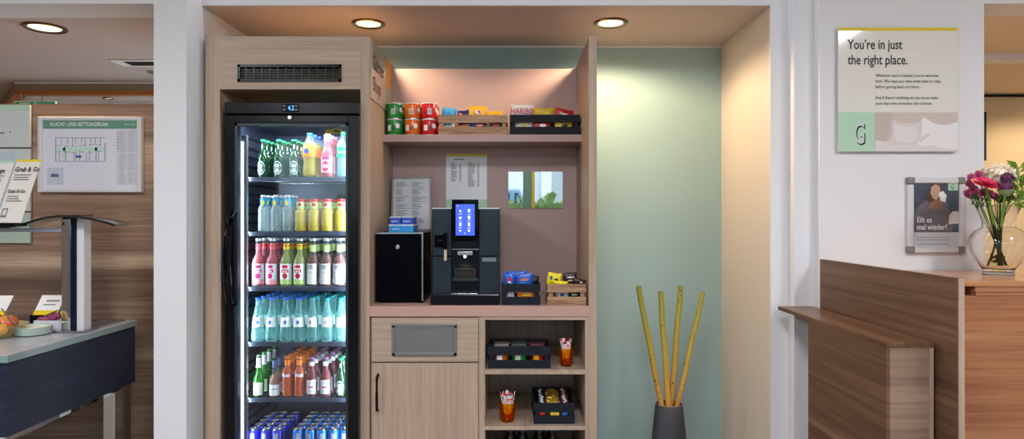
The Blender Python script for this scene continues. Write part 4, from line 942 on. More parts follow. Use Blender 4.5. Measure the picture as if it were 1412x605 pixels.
tag(pbox('sweet_packet', 775.5, 568, 782, 573.5, 2.963, 0.004, bluebag), 'small blue packet behind the gap of the sweets crate', 'packet')
# dark bottles on the bottom open shelf
G_dark = glassy('glass_dark', (0.1, 0.06, 0.04, 1), 0.85, body=(0.015, 0.012, 0.012, 1))
t = bottle('dark_bottle', 'x', 'bottle', 0.030, 0.235, 0.55, 0.0125, 0.78, G_dark); cap_part(t, 0.0150, 0.224, 0.236, blackm); band(t, 'neck_label', 0.0142, 0.195, 0.210, mat('neck_grey', srgb(70, 74, 74), 0.4)); patch(t, 0.030, 0.03, 0.10, 0.06, mat('label_dim', srgb(120, 110, 96), 0.5))
pr = Proto(t)
for i, px in enumerate((704, 720.5, 744, 762)):
    for j in range(2):
        pr.place((X(px, 3.06), 3.06+j*0.075, zs3), label='dark brown bottle on the bottom open shelf, %s from the left, %s row' % (ORD[i], ('front', 'rear')[j]), group='dark bottles on the bottom open shelf')

# ---------------------------------------------------------------- floor vase with sticks
Yv = 3.25
fv = thing('floor_vase', 'tall dark grey floor vase in front of the green wall', 'vase', (X(922.5, Yv), Yv, 0))
vx = X(922.5, Yv); zr = Z(556, Yv)
MB().lathe([(0.0001, 0.0), (0.062, 0.0), (0.070, 0.01), (0.085, 0.12), (0.086, 0.18), (0.082, 0.25), (0.075, 0.32), (0.066, zr-0.002), (0.064, zr), (0.060, zr-0.004), (0.066, 0.30), (0.0001, 0.28)], 36, (vx, Yv, 0)).build('body', mat('vase_charcoal', srgb(66, 66, 72), 0.75, var=0.12, vscale=30, bump=0.3, bscale=150), fv, True)
MB().lathe([(0.064, zr-0.001), (0.0655, zr+0.001), (0.063, zr+0.002), (0.061, zr-0.001)], 36, (vx, Yv, 0)).build('rim', mat('vase_rim', srgb(170, 150, 130), 0.6), fv, True)
def bamboo_mat():
    m = bpy.data.materials.new('bamboo'); m.use_nodes = True; nt = m.node_tree; L = nt.links; p = nt.nodes['Principled BSDF']; p.inputs['Roughness'].default_value = 0.45
    tc = nt.nodes.new('ShaderNodeTexCoord'); sp = nt.nodes.new('ShaderNodeSeparateXYZ'); L.new(tc.outputs['Object'], sp.inputs[0])
    mr = nt.nodes.new('ShaderNodeMapRange'); mr.inputs['From Min'].default_value = 0.4; mr.inputs['From Max'].default_value = 0.98; L.new(sp.outputs['Z'], mr.inputs['Value'])
    r = nt.nodes.new('ShaderNodeValToRGB'); L.new(mr.outputs[0], r.inputs[0]); r.color_ramp.elements[0].color = srgb(206, 150, 70); r.color_ramp.elements[1].color = srgb(150, 152, 56)
    e = r.color_ramp.elements.new(0.45); e.color = srgb(190, 160, 60)
    n = nt.nodes.new('ShaderNodeTexNoise'); n.inputs['Scale'].default_value = 75; n.inputs['Detail'].default_value = 2; L.new(tc.outputs['Object'], n.inputs['Vector'])
    rr = nt.nodes.new('ShaderNodeValToRGB'); rr.color_ramp.elements[0].position = 0.64; rr.color_ramp.elements[1].position = 0.70; L.new(n.outputs['Fac'], rr.inputs[0])
    mx = nt.nodes.new('ShaderNodeMix'); mx.data_type = 'RGBA'; L.new(rr.outputs[0], mx.inputs[0]); L.new(r.outputs[0], mx.inputs[6]); mx.inputs[7].default_value = srgb(96, 62, 30); L.new(mx.outputs[2], p.inputs['Base Color']); return m
bam = bamboo_mat(); cutm = mat('bamboo_cut', srgb(110, 96, 50), 0.7)
for i, (a, b, c, d, dy, lab) in enumerate(((880, 395, 911.5, 556, -0.02, 'yellow-green bamboo stick leaning furthest left in the dark vase'), (910.5, 402, 922, 560, -0.035, 'greenest bamboo stick, second from the left in the dark vase'), (938.5, 394, 925.5, 556, 0.02, 'bamboo stick third from the left, nearly upright'), (969.5, 402, 934.5, 557, 0.0, 'slender bamboo stick leaning furthest right in the dark vase'))):
    Y1 = Yv+dy
    p1 = Vector((X(a, Y1), Y1, Z(b, Y1))); p0 = Vector((X(c, Y1), Y1+0.0, Z(d, Y1))); dr_ = (p1-p0).normalized()
    p0 = p0-dr_*0.08
    pts = [p0+(p1-p0)*k/8+Vector((0.002*math.sin(k*1.7+i), 0, 0)) for k in range(9)]
    t = thing('bamboo_stick', lab, 'bamboo stick', tuple(p0), 'bamboo sticks in the vase')
    r = 0.0145 if i < 3 else 0.0125
    MB().tube(pts, [r*(1.0-0.01*k) for k in range(9)], 14).build('cane', bam, t, True)
    MB().tube([pts[-1]-dr_*0.0005, pts[-1]+dr_*0.001], r*0.8, 14).build('cut_end', cutm, t)

# ---------------------------------------------------------------- walnut ledge, screen panel, counter on the right
lx0, lx1 = X(1222, 2.03), X(1287, 2.03)
zl0 = Z(472.3, 2.03)
lg = thing('walnut_ledge', 'low walnut ledge cabinet with a narrow top running to the white wall', 'cabinet', (1.23, 2.3, 0))
bx('top_board', lx0, lx1+0.004, 2.03, 2.86, zl0-0.016, zl0, waltop, lg, 0.0008)
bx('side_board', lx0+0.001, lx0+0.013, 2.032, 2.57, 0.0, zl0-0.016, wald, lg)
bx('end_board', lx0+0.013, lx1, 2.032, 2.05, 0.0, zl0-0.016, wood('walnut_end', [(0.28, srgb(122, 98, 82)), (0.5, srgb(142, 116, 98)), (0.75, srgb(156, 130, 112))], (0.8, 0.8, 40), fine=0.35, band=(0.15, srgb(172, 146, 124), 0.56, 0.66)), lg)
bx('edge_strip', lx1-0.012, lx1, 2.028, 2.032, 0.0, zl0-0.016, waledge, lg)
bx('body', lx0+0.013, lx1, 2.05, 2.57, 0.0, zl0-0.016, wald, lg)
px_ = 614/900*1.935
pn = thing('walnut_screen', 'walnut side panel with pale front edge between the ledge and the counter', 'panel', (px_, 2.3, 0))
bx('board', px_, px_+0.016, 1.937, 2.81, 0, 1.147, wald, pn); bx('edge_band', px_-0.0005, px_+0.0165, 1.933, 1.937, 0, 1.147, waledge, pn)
ct = thing('reception_counter', 'walnut reception counter tinted with painted warm light, carrying the flower vase', 'counter', (2.2, 2.6, 0))
zc = 1.10; Yc = 2.334; cx0 = px_+0.018
MB().poly([(cx0, 2.40), (X(1344, Yc), Yc), (4.2, Yc), (4.2, 2.812), (cx0, 2.812)], Z(394.6, Yc), zc).build('top_board', wood('walnut_counter_top', [(0.3, srgb(170, 112, 72)), (0.5, srgb(196, 140, 96)), (0.72, srgb(214, 164, 118))], (0.9, 14, 14), fine=0.3, rough=0.18, spec=0.5), ct)
bx('top_board_lower', X(1346, Yc), 4.2, Yc+0.004, 2.812, Z(402.3, Yc), Z(394.8, Yc), wal_lit, ct)
bx('top_board_lower', X(1348, Yc), 4.2, Yc+0.008, 2.812, Z(407.8, Yc), Z(402.5, Yc), wal_lit, ct)
bx('front_board', cx0, 4.2, Yc+0.01, Yc+0.03, 0, Z(408, Yc), wal_lit, ct)
bx('recess_shade', cx0, X(1346, Yc), Yc+0.12, Yc+0.14, Z(408, Yc), Z(395, Yc), blackm, ct)  # black board standing in for the shade inside the recess

# glass sign on the wall
Ys = 2.80
t = thing('welcome_sign', 'square glass wall sign with yellow top edge reading You are in just the right place', 'sign', (X(1238, Ys), Ys, Z(209, Ys)))
pbox('glass_plate', 1156, 39, 1321, 209, Ys, 0.004, mat('sign_glass_face', srgb(232, 228, 218), 0.08, coat=0.8), t)
pbox('yellow_edge', 1156, 38, 1321, 42.3, Ys-0.001, 0.005, yel, t)
mg = pbox('mint_square', 1156.5, 154.7, 1206.4, 208.5, Ys-0.0008, 0.0008, mint, t)
Yt = Ys-0.0015
ptext('You\u2019re in just', 1169, 67.5, Yt, 13.2, inkb, t, xs=0.73, bold=0.0006); ptext('the right place.', 1169, 88.6, Yt, 13.2, inkb, t, xs=0.73, bold=0.0006)
for s_, y in (('Wherever you\u2019re headed, you\u2019re welcome', 106), ('here. We hope you take some time to relax', 113.8), ('before getting back out there.', 121.5), ('And if there\u2019s anything we can do to make', 136.6), ('your stay even smoother, let us know.', 144.4)):
    ptext(s_, 1207, y, Yt, 4.3, inkb, t, xs=0.82)
ptext('G', 1178.3, 198.8, Yt-0.0, 29, inkb, mg, xs=0.52, bold=0.0035, name='logo_shadow'); ptext('G', 1177.0, 197.3, Yt-0.001, 29, mat('logo_face', srgb(196, 206, 196), 0.4), mg, xs=0.52, bold=0.0018, name='logo_letter')
pic = pbox('bed_picture', 1206.8, 154.7, 1320.5, 208.5, Ys-0.0008, 0.0008, mat('picture_beige', srgb(206, 190, 180), 0.3), t)
def pshape(name, pts, Y, m, parent, th=0.0005): return MB().polyxz([(X(a, Y), Z(b, Y)) for a, b in pts], Y-th, Y).build(name, m, parent)
pw1, pw2, pw3 = mat('picture_pillow', srgb(226, 218, 216), 0.4), mat('picture_pillow_back', srgb(216, 206, 204), 0.4), mat('picture_sheet', srgb(220, 212, 212), 0.4)
pshape('picture_wall', [(1206.8, 154.7), (1231, 154.7), (1222, 195), (1206.8, 195)], Ys-0.0009, mat('picture_wall', srgb(196, 178, 168), 0.4), pic)
pshape('picture_sheet', [(1206.8, 193), (1240, 198), (1320.5, 196), (1320.5, 208.5), (1206.8, 208.5)], Ys-0.0012, pw3, pic)
pshape('picture_pillow', [(1229, 170), (1231, 165.5), (1235, 166), (1242, 169.5), (1252, 170.5), (1264, 169), (1272, 165), (1276, 168), (1274, 180), (1276, 192), (1276, 200), (1262, 199), (1245, 200), (1230, 202), (1224, 200), (1228, 190), (1230, 180)], Ys-0.0016, pw2, pic)
pshape('picture_pillow_light', [(1234, 171), (1246, 174), (1262, 174), (1266, 186), (1258, 196), (1238, 197), (1233, 186)], Ys-0.0019, pw1, pic)
pshape('picture_pillow', [(1271, 166), (1273, 161.5), (1277, 163), (1284, 168), (1294, 171.5), (1306, 172), (1320.5, 168), (1320.5, 206), (1300, 204), (1284, 200), (1268, 202), (1265, 199), (1270, 188), (1272, 176)], Ys-0.0022, mat('picture_pillow_white', srgb(234, 228, 228), 0.4), pic)
pshape('picture_pillow_fold', [(1270, 189), (1280, 184), (1284, 185), (1276, 191), (1268, 197)], Ys-0.0025, pw2, pic)

# snap frame poster
t = thing('snap_frame_poster', 'aluminium snap-frame poster of a person drinking, reading Eilt es mal wieder', 'poster', (X(1292, 2.8), 2.8, Z(348, 2.8)))
Yq = 2.797
m = MB()
def bar(x0, y0, x1, y1):       # rounded profile bar
    m.box(X(x0, Yq), X(x1, Yq), Yq, 2.82, Z(y1, Yq), Z(y0, Yq))
bar(1262, 244.5, 1322.5, 252.5); bar(1262, 341, 1322.5, 348.5); bar(1253, 254, 1260.8, 340); bar(1323.5, 254, 1331.3, 340)
m.build('frame', alumatt, t, bevel=0.004)
for a in (1252.5, 1322.5):
    for b in (244, 339.5): pbox('corner', a, b, a+9.5, b+9.5, Yq-0.001, 0.024, mat('corner_grey', srgb(128, 128, 130), 0.4), t, 0.005)
Yr = 2.805
ps = pbox('poster', 1260.5, 252, 1323.5, 341.5, Yr, 0.003, mat('poster_paper', srgb(206, 206, 210), 0.3), t)
pbox('photo', 1260.5, 252, 1323.5, 320, Yr-0.0008, 0.0008, mat('photo_dark', srgb(74, 82, 98), 0.3, var=0.45, vscale=25), ps)
pshape('photo_coat', [(1262, 316), (1261, 300), (1266, 284), (1277, 276), (1290, 275), (1302, 272), (1308, 285), (1309, 300), (1314, 312), (1312, 319.5), (1263, 319.5)], Yr-0.0012, mat('photo_coat', srgb(110, 102, 108), 0.4, var=0.4, vscale=45), ps)
pshape('photo_hair', [(1278, 276), (1280, 262), (1283, 254), (1290, 252.2), (1297, 253), (1300, 262), (1302, 275), (1291, 280), (1281, 280)], Yr-0.0016, mat('photo_hair', srgb(92, 62, 50), 0.4, var=0.4, vscale=60), ps)
pshape('photo_face', [(1284, 258), (1289, 254), (1295, 256), (1297, 263), (1296, 270), (1291, 276), (1286, 273), (1283, 266)], Yr-0.0020, mat('photo_skin', srgb(196, 156, 138), 0.4), ps)
pshape('photo_hand', [(1283, 279), (1292, 274), (1300, 276), (1301, 285), (1290, 290), (1280, 286)], Yr-0.0022, mat('photo_hand', srgb(150, 116, 100), 0.4), ps)
pshape('photo_cup', [(1294, 266), (1300, 263), (1305, 269), (1304, 279), (1297, 277)], Yr-0.0026, white, ps)
pshape('photo_bag', [(1309, 296), (1314, 291), (1322.5, 292), (1322, 308), (1308, 309)], Yr-0.0022, mat('photo_paper_bag', srgb(214, 206, 200), 0.4), ps)
pbox('mint_square', 1307.5, 252.5, 1321, 262.5, Yr-0.003, 0.001, mint, ps); ptext('G', 1311.2, 260.6, Yr-0.0035, 6.6, inkb, ps, xs=0.65)
ptext('Eilt es', 1264.3, 306.5, Yr-0.003, 7.6, white, ps, xs=0.80, bold=0.0004); ptext('mal wieder?', 1264.3, 316.4, Yr-0.003, 7.6, white, ps, xs=0.80, bold=0.0004)
m = MB()
for (a, b, y) in ((1264, 1312, 326.5), (1264, 1310, 330.3), (1264, 1309, 335.8)):
    for k in range(int((b-a)/5)): ln(m, a+k*5, a+k*5+3.6, y, Yr-0.0004, 0.9)
m.build('print_lines', inkg, ps)
tag(pbox('wall_screen', 1350, 154, 1360.2, 221, 4.86, 0.03, blackm, None), 'edge of a dark screen on the far wall beyond the counter', 'screen')
t = None

# ---------------------------------------------------------------- glass vase and flowers
Yf = 2.60; fxc = X(1376.5, Yf)
gl = mat('vase_glass', (1, 1, 1, 1), 0.0); gl.node_tree.nodes['Principled BSDF'].inputs['Transmission Weight'].default_value = 1.0; gl.node_tree.nodes['Principled BSDF'].inputs['IOR'].default_value = 1.46
gv = thing('glass_vase', 'clear bulbous glass flower vase standing on the walnut counter', 'vase', (fxc, Yf, zc))
R = 0.100; hh = 0.272
vprof = [(0.0001, 0.004), (0.045, 0.0), (0.052, 0.004), (0.052, 0.016), (0.060, 0.030), (0.086, 0.075), (R, 0.115), (R*0.99, 0.140), (0.080, 0.172), (0.056, 0.190), (0.054, 0.205), (0.062, 0.235), (0.076, hh)]
MB().lathe(vprof+[(0.074, hh+0.002)]+[(max(0.0001, r-0.004), z) for r, z in vprof[:3:-1]]+[(0.05, 0.022), (0.0001, 0.022)], 64, (fxc, Yf, zc), flute=lambda a, z: 1+0.03*abs(math.cos(4*a))*(1 if 0.03 < z < 0.18 else 0.15)).build('body', gl, gv, True)
MB().lathe([(0.076, hh), (0.0775, hh+0.002), (0.074, hh+0.003), (0.071, hh)], 40, (fxc, Yf, zc)).build('rim', glassy('rim_glass', (0.8, 0.85, 0.85, 1), 0.4, body=(0.6, 0.65, 0.65, 1)), gv, True)
MB().lathe([(0.053, 0.0), (0.055, 0.004), (0.050, 0.013), (0.02, 0.018), (0.0001, 0.018)], 32, (fxc, Yf, zc)).build('foot', glassy('foot_glass', (0.85, 0.9, 0.9, 1), 0.35, body=(0.55, 0.58, 0.58, 1)), gv, True)
MB().disc(0.075, 0.168, 40, (fxc, Yf, zc)).build('water', glassy('water_top', (0.85, 0.92, 0.9, 1), 0.15, body=(0.6, 0.7, 0.7, 1)), gv)
stem_m = mat('stem_green', srgb(120, 158, 66), 0.5, var=0.2, vscale=30); leaf_m = mat('leaf_green', srgb(120, 150, 50), 0.5, var=0.25, vscale=25); leaf_d = mat('leaf_dark', srgb(60, 84, 44), 0.5, var=0.2, vscale=25)
def stem(t, px, py, Y, r=0.004, bend=0.0):
    top = Vector((X(px, Y), Y, Z(py, Y))); a = random.uniform(0, 6.28)
    bot = Vector((fxc-(top.x-fxc)*0.25+0.012*math.cos(a), Yf+0.012*math.sin(a), zc+0.034)); nk = Vector((fxc+(top.x-fxc)*0.32, Yf+(Y-Yf)*0.3, zc+0.2))
    pts = []
    for k in range(11):
        u = k/10; pts.append(bot*(1-u)**2+nk*2*u*(1-u)+top*u*u)
    MB().tube(pts, r, 8).build('stem', stem_m, t, True); return top
def petals(c, n, r0, r1, w, m, t, lift, name='petals', nrm=(0, -1, 0.4), layers=1, jit=0.1):
    N_ = Vector(nrm).normalized(); A = N_.cross(Vector((0, 0, 1))).normalized(); B = N_.cross(A); mb = MB()
    for l in range(layers):
        for k in range(n):
            a = 2*PI*(k+0.5*l)/n+random.uniform(-jit, jit); d = A*math.cos(a)+B*math.sin(a); sdir = N_.cross(d); rr = r1*(1-0.22*l)*random.uniform(0.92, 1.05); lf = lift*(1+1.3*l)
            pts = [c+d*r0, c+d*(r0+(rr-r0)*0.45)+sdir*w+N_*lf*0.6, c+d*rr*0.93+sdir*w*0.7+N_*lf, c+d*rr+N_*lf, c+d*rr*0.93-sdir*w*0.7+N_*lf, c+d*(r0+(rr-r0)*0.45)-sdir*w+N_*lf*0.6]
            mb.add(pts, [(0, 1, 2, 3), (0, 3, 4, 5)])
    return mb.build(name, m, t)
gb = thing('gerbera', 'bright red-pink gerbera in the glass vase, in front of the purple blooms', 'flower', (fxc, Yf, zc+0.03), 'flowers in the glass vase')
c = stem(gb, 1359, 254, 2.52, 0.0055)
c = Vector((X(1359, 2.5), 2.5, Z(253.5, 2.5)))
gerb = mat('gerbera_red', srgb(226, 40, 88), 0.5, var=0.15, vscale=40)
petals(c, 26, 0.008, 0.052, 0.0062, gerb, gb, 0.004, nrm=(0.05, -0.5, 0.9), layers=3)
MB().ball(c+Vector((0, -0.003, 0.006)), 0.012, sz=0.6).build('flower_centre', mat('gerbera_centre', srgb(150, 30, 60), 0.6, var=0.3, vscale=200), gb, True)
cream = mat('carnation_cream', srgb(250, 238, 222), 0.6, var=0.05, vscale=40)
for i, (px, py, Y, rr, lb) in enumerate(((1380, 240, 2.56, 0.046, 'large creamy white carnation at the top of the bouquet'), (1357, 240, 2.60, 0.032, 'small cream carnation behind the red gerbera'), (1397, 245, 2.66, 0.026, 'cream bloom at the back right beside the green leaves'))):
    t = thing('carnation', lb, 'flower', (fxc, Yf, zc+0.03), 'flowers in the glass vase'); stem(t, px, py+8, Y)
    c = Vector((X(px, Y), Y, Z(py, Y))); mb = MB()
    for k in range(90):
        z_ = random.uniform(-0.5, 1); a = random.uniform(0, 2*PI); q = math.sqrt(1-z_*z_*0.95); d = Vector((q*math.cos(a), q*math.sin(a), z_*0.8)); p = c+d*rr*0.8
        u = d.cross(Vector((0.3, 0.2, 1))).normalized(); v = d.cross(u); s_ = rr*0.42
        rot = random.uniform(0, PI); u2 = u*math.cos(rot)+v*math.sin(rot)
        mb.add([p-u2*s_-d*rr*0.3, p+u2*s_-d*rr*0.3, p+u2*s_*0.8+d*rr*0.28, p+d*rr*0.16, p-u2*s_*0.8+d*rr*0.28], [(0, 1, 2, 3, 4)])
    mb.ball(c-Vector((0, 0, rr*0.1)), rr*0.80).build('petals', cream, t)
purp = mat('bloom_purple', srgb(96, 40, 84), 0.6, var=0.3, vscale=80); pinkf = mat('bloom_pink', srgb(176, 70, 110), 0.6, var=0.25, vscale=60)
for i, (px, py, Y, rr, lb) in enumerate(((1386, 258, 2.47, 0.033, 'round dark purple thistle-like bloom right of the gerbera'), (1389, 246, 2.49, 0.027, 'smaller dark purple bloom above the round purple one'))):
    t = thing('purple_bloom', lb, 'flower', (fxc, Yf, zc+0.03), 'flowers in the glass vase'); stem(t, px, py+10, Y)
    c = Vector((X(px, Y), Y, Z(py, Y))); mb = MB(); mb.ball(c, rr*0.72)
    for k in range(150):
        z_ = random.uniform(-0.4, 1); a = random.uniform(0, 2*PI); q = math.sqrt(max(0, 1-z_*z_)); d = Vector((q*math.cos(a), q*math.sin(a), z_)); u = d.cross(Vector((0.3, 0.2, 1))).normalized()
        mb.add([c+d*rr*0.6-u*0.0025, c+d*rr*0.6+u*0.0025, c+d*rr*random.uniform(0.95, 1.1)], [(0, 1, 2)])
    mb.build('petals', purp, t)
    MB().lathe([(0.004, -rr*1.05), (rr*0.6, -rr*0.75), (rr*0.85, -rr*0.3)], 14, c).build('calyx', mat('calyx', srgb(130, 150, 110), 0.6), t, True)
for i, (px, py) in enumerate(((1339, 246), (1349, 242), (1336, 254), (1341, 261), (1352, 247), (1364, 268), (1334, 268), (1355, 266), (1371, 272), (1345, 270))):
    Y = 2.55+0.02*(i % 3); t = thing('small_pink_flower', ['small mauve star flower at the upper left of the bouquet', 'mauve star flower highest at the left of the bouquet', 'mauve star flower at the left edge level with the gerbera', 'mauve star flower just below left of the gerbera', 'mauve star flower tucked behind the gerbera', 'dusky pink flower under the right of the gerbera', 'pink bud at the far left low edge of the bouquet', 'dusky pink flower hanging under the gerbera', 'dusky pink flower lowest over the vase rim', 'pink flower low left above the vase rim'][i], 'flower', (fxc, Yf, zc+0.03), 'small mauve flowers'); stem(t, px, py, Y+0.01, 0.0015)
    c = Vector((X(px, Y), Y, Z(py, Y))); petals(c, 12, 0.002, 0.021, 0.004, pinkf, t, 0.005, layers=2); MB().ball(c, 0.006).build('flower_centre', purp, t, True)
def leafy(lb, pts, m, n, L_, w, name='leaf_sprig', group='green sprigs in the bouquet'):
    t = thing(name, lb, 'leaf sprig', (fxc, Yf, zc+0.03), group)
    P_ = [Vector((X(a, Y), Y, Z(b, Y))) for a, b, Y in pts]; MB().tube([Vector((fxc, Yf, zc+0.19))]+P_, 0.002, 6).build('stem', stem_m, t, True)
    mb = MB()
    for k in range(n):
        u = k/(n-1)*(len(P_)-1); i = min(int(u), len(P_)-2); p = P_[i]+(P_[i+1]-P_[i])*(u-i); dr = (P_[i+1]-P_[i]).normalized(); sd = 1 if k % 2 else -1
        out = (dr*0.7+Vector((-dr.z, 0, dr.x))*sd+Vector((0, random.uniform(-0.5, 0.5), 0))).normalized(); s_ = out.cross(Vector((0, 1, 0.2))).normalized(); L2 = L_*random.uniform(0.7, 1.1)
        mb.add([p, p+out*L2*0.4+s_*w+Vector((0, -0.004, 0)), p+out*L2, p+out*L2*0.4-s_*w+Vector((0, -0.004, 0)), p+out*L2*0.45+Vector((0, 0.004, 0))], [(0, 1, 4), (1, 2, 4), (2, 3, 4), (3, 0, 4)])
    mb.build('leaves', m, t)
leafy('tall bright green leafy sprig at the right of the bouquet', [(1392, 275, 2.58), (1402, 258, 2.58), (1405, 240, 2.58), (1404, 230, 2.58)], leaf_m, 12, 0.062, 0.010)
leafy('bright green leafy sprig arching out to the far right', [(1394, 276, 2.52), (1406, 264, 2.5), (1414, 256, 2.48), (1420, 246, 2.46)], leaf_m, 12, 0.060, 0.010)
leafy('green leafy sprig drooping over the right vase rim', [(1396, 280, 2.48), (1408, 276, 2.46), (1416, 270, 2.44)], leaf_m, 9, 0.055, 0.009)
leafy('dark green leafy sprig at the lower left of the bouquet', [(1365, 280, 2.55), (1352, 278, 2.53), (1341, 276, 2.52)], leaf_d, 11, 0.035, 0.007)
leafy('dark green leaves filling under the middle blooms', [(1375, 280, 2.52), (1380, 272, 2.5), (1392, 268, 2.5)], leaf_d, 11, 0.04, 0.008)
leafy('green leaves on stems inside the water of the vase', [(1366, 360, 2.60), (1372, 352, 2.60), (1380, 358, 2.60)], leaf_m, 7, 0.03, 0.008)

# ---------------------------------------------------------------- evacuation plan and panels on the walnut wall
Yw = 3.13
t = thing('evacuation_plan', 'silver-framed evacuation plan with green title bar on the walnut wall', 'notice', (X(124, Yw), Yw, Z(265, Yw)))
m = MB()
for q in ((53, 161, 59, 265), (189.5, 161, 195.5, 265), (59, 161, 189.5, 166), (59, 260.5, 189.5, 265)): m.box(X(q[0], Yw), X(q[2], Yw), Yw-0.008, Yw+0.02, Z(q[3], Yw), Z(q[1], Yw))
m.build('frame', alumatt, t, bevel=0.003)
sh = pbox('sheet', 58.5, 165, 190, 261, Yw, 0.004, mat('plan_paper', srgb(222, 222, 232), 0.3), t)
pbox('title_bar', 59.3, 166.6, 190, 177.4, Yw-0.0008, 0.0008, signgreen, sh)
ptext('FLUCHT- UND RETTUNGSPLAN', 69, 173.6, Yw-0.0015, 4.9, white, sh, xs=0.80, bold=0.0003)
ptext('Garner Hotel', 171, 172.4, Yw-0.0015, 2.2, white, sh, xs=0.9)
m = MB()
def vln(m, px, py0, py1, Y, w=0.7): m.box(X(px, Y), X(px+w, Y), Y-0.0008, Y, Z(py1, Y), Z(py0, Y))
for y in (189.5, 222): 
    for k in range(16): ln(m, 77+k*4.3, 79.6+k*4.3, y, Yw, 0.9)
vln(m, 76.5, 189, 222, Yw, 0.9); vln(m, 144.5, 197, 222, Yw, 0.9)
rnd = random.Random(4)
for x in (84, 93, 100, 104, 112, 117, 125, 131, 138): vln(m, x, 190, 190+rnd.uniform(7, 12), Yw, 0.6); vln(m, x+rnd.uniform(-3, 3), 208+rnd.uniform(-2, 3), 222, Yw, 0.6)
for x in (78, 88, 98, 110, 122, 133): ln(m, x, x+rnd.uniform(6, 10), 200+rnd.uniform(-1, 1), Yw, 0.6); ln(m, x, x+rnd.uniform(5, 9), 209+rnd.uniform(-1, 1), Yw, 0.6)
m.build('plan_walls', inkg, sh)
m = MB(); m.box(X(77, Yw), X(145, Yw), Yw-0.0005, Yw, Z(208, Yw), Z(203, Yw)); m.box(X(87, Yw), X(90, Yw), Yw-0.0005, Yw, Z(221, Yw), Z(203, Yw)); m.box(X(131, Yw), X(134, Yw), Yw-0.0005, Yw, Z(221, Yw), Z(203, Yw)); m.build('escape_route', mat('route_green', srgb(190, 222, 206), 0.5), sh)
pbox('marker', 104, 214, 112, 217.5, Yw-0.0009, 0.0009, mat('marker_blue', srgb(70, 100, 160), 0.5), sh)
pbox('site_map', 65, 231, 87.5, 254.5, Yw-0.0005, 0.0005, mat('map_grey', srgb(196, 202, 214), 0.5), sh); pshape('site_block', [(70, 241), (72, 239), (81, 240), (81, 244), (70, 244)], Yw-0.0006, mat('map_blue', srgb(84, 104, 150), 0.5), sh)
m = MB()
for (a, b) in ((179, 210), (212, 236), (237, 255)): pbox('legend_box', 161, a, 188.5, b, Yw-0.0004, 0.0004, mat('legend_paper', srgb(206, 206, 216), 0.5), sh)
for k in range(36): 
    y = 180.5+k*2.05; ln(m, 165, 165+rnd.uniform(5, 9), y, Yw-0.0006, 0.7); ln(m, 177, 177+rnd.uniform(4, 9), y, Yw-0.0006, 0.7)
m.build('legend_lines', inkl, sh)
m = MB()
for k in range(6): m.box(X(162, Yw), X(163.6, Yw), Yw-0.001, Yw, Z(184.5+k*4.3, Yw), Z(182.8+k*4.3, Yw))
m.build('legend_marks', mat('legend_red', srgb(190, 110, 120), 0.5), sh)
panel_m = mat('acrylic_pale', srgb(206, 212, 210), 0.12, coat=0.5); panel_g = mat('acrylic_green', srgb(186, 204, 190), 0.12, coat=0.5)
t = thing('glass_notice_panel', 'pale glass panel with a mint top strip, topmost on the walnut wall at left', 'panel', (X(0, Yw), Yw, Z(203, Yw)), 'glass panels on the walnut wall')
pbox('plate', -60, 144.5, 41, 203, Yw, 0.012, panel_m, t, 0.001); pbox('mint_strip', -60, 144.5, 41, 151, Yw-0.001, 0.001, mint, t); pbox('print_line', -20, 182.5, 6, 183.8, Yw-0.001, 0.001, inkb, t); pbox('print_dot', 13, 181.5, 14.6, 183, Yw-0.001, 0.001, inkb, t)
t = thing('glass_notice_panel', 'pale glass panel behind the leaning cards, middle one on the walnut wall', 'panel', (X(0, Yw), Yw, Z(291, Yw)), 'glass panels on the walnut wall')
pbox('plate', -60, 205, 41, 291, Yw, 0.012, panel_m, t, 0.001)
pbox('picture', -20, 209, 20, 285, Yw-0.001, 0.001, mat('panel_picture', srgb(190, 204, 216), 0.2), t)
t = thing('glass_notice_panel', 'pale green glass panel seen below the sneeze guard, lowest on the walnut wall', 'panel', (X(0, Yw), Yw, Z(335, Yw)), 'glass panels on the walnut wall')
pbox('plate', -60, 293, 41, 335, Yw, 0.012, panel_g, t, 0.001)
# exit signs beyond
for i, (a, b) in enumerate(((20.5, 47.5), (49.5, 75))):
    Ye = 4.40
    t = thing('exit_sign', ('green running-figure exit sign peeking over the walnut wall, left of the two', 'plain green exit sign peeking over the walnut wall, right of the two')[i], 'sign', (X((a+b)/2, Ye), Ye, Z(158, Ye)), 'exit signs beyond the wall')
    pbox('frame', a-1, 139, b+1, 158, Ye, 0.02, white, t); pbox('panel', a, 140.3, b, 157, Ye-0.001, 0.001, exitgreen, t)
    pbox('hanger', a+8, 126, a+9, 139, Ye+0.005, 0.006, silver, t)
    if i == 0: pbox('pictogram', a+6, 141.5, a+20, 156, Ye-0.002, 0.001, mat('picto_pale', srgb(200, 225, 205), 0.5), t)

# ---------------------------------------------------------------- buffet counter at the left
bz = 0.85; bY0, bY1 = 2.27, 3.04; bX = X(188, 3.05)
bf = thing('buffet_counter', 'dark navy buffet counter with pale stone top against the walnut wall', 'counter', (-2.4, 2.65, 0))
stone = mat('pale_stone', srgb(176, 176, 184), 0.25, var=0.05, vscale=20, coat=0.3); stone_e = mat('stone_edge', srgb(132, 152, 152), 0.2, coat=0.4)
navyb = wood('navy_veneer', [(0.3, srgb(30, 38, 54)), (0.7, srgb(40, 50, 70))], (12, 1.0, 40), fine=0.2, rough=0.4)
bx('worktop', -3.9, bX+0.012, bY0-0.012, bY1, bz-0.002, bz, stone, bf)
bx('worktop_edge', -3.9, bX+0.012, bY0-0.012, bY1, bz-0.026, bz-0.002, stone_e, bf)
bx('apron', -3.9, bX, bY0, bY1, Z(603, bY0), bz-0.026, navyb, bf)
xu = bX-0.06
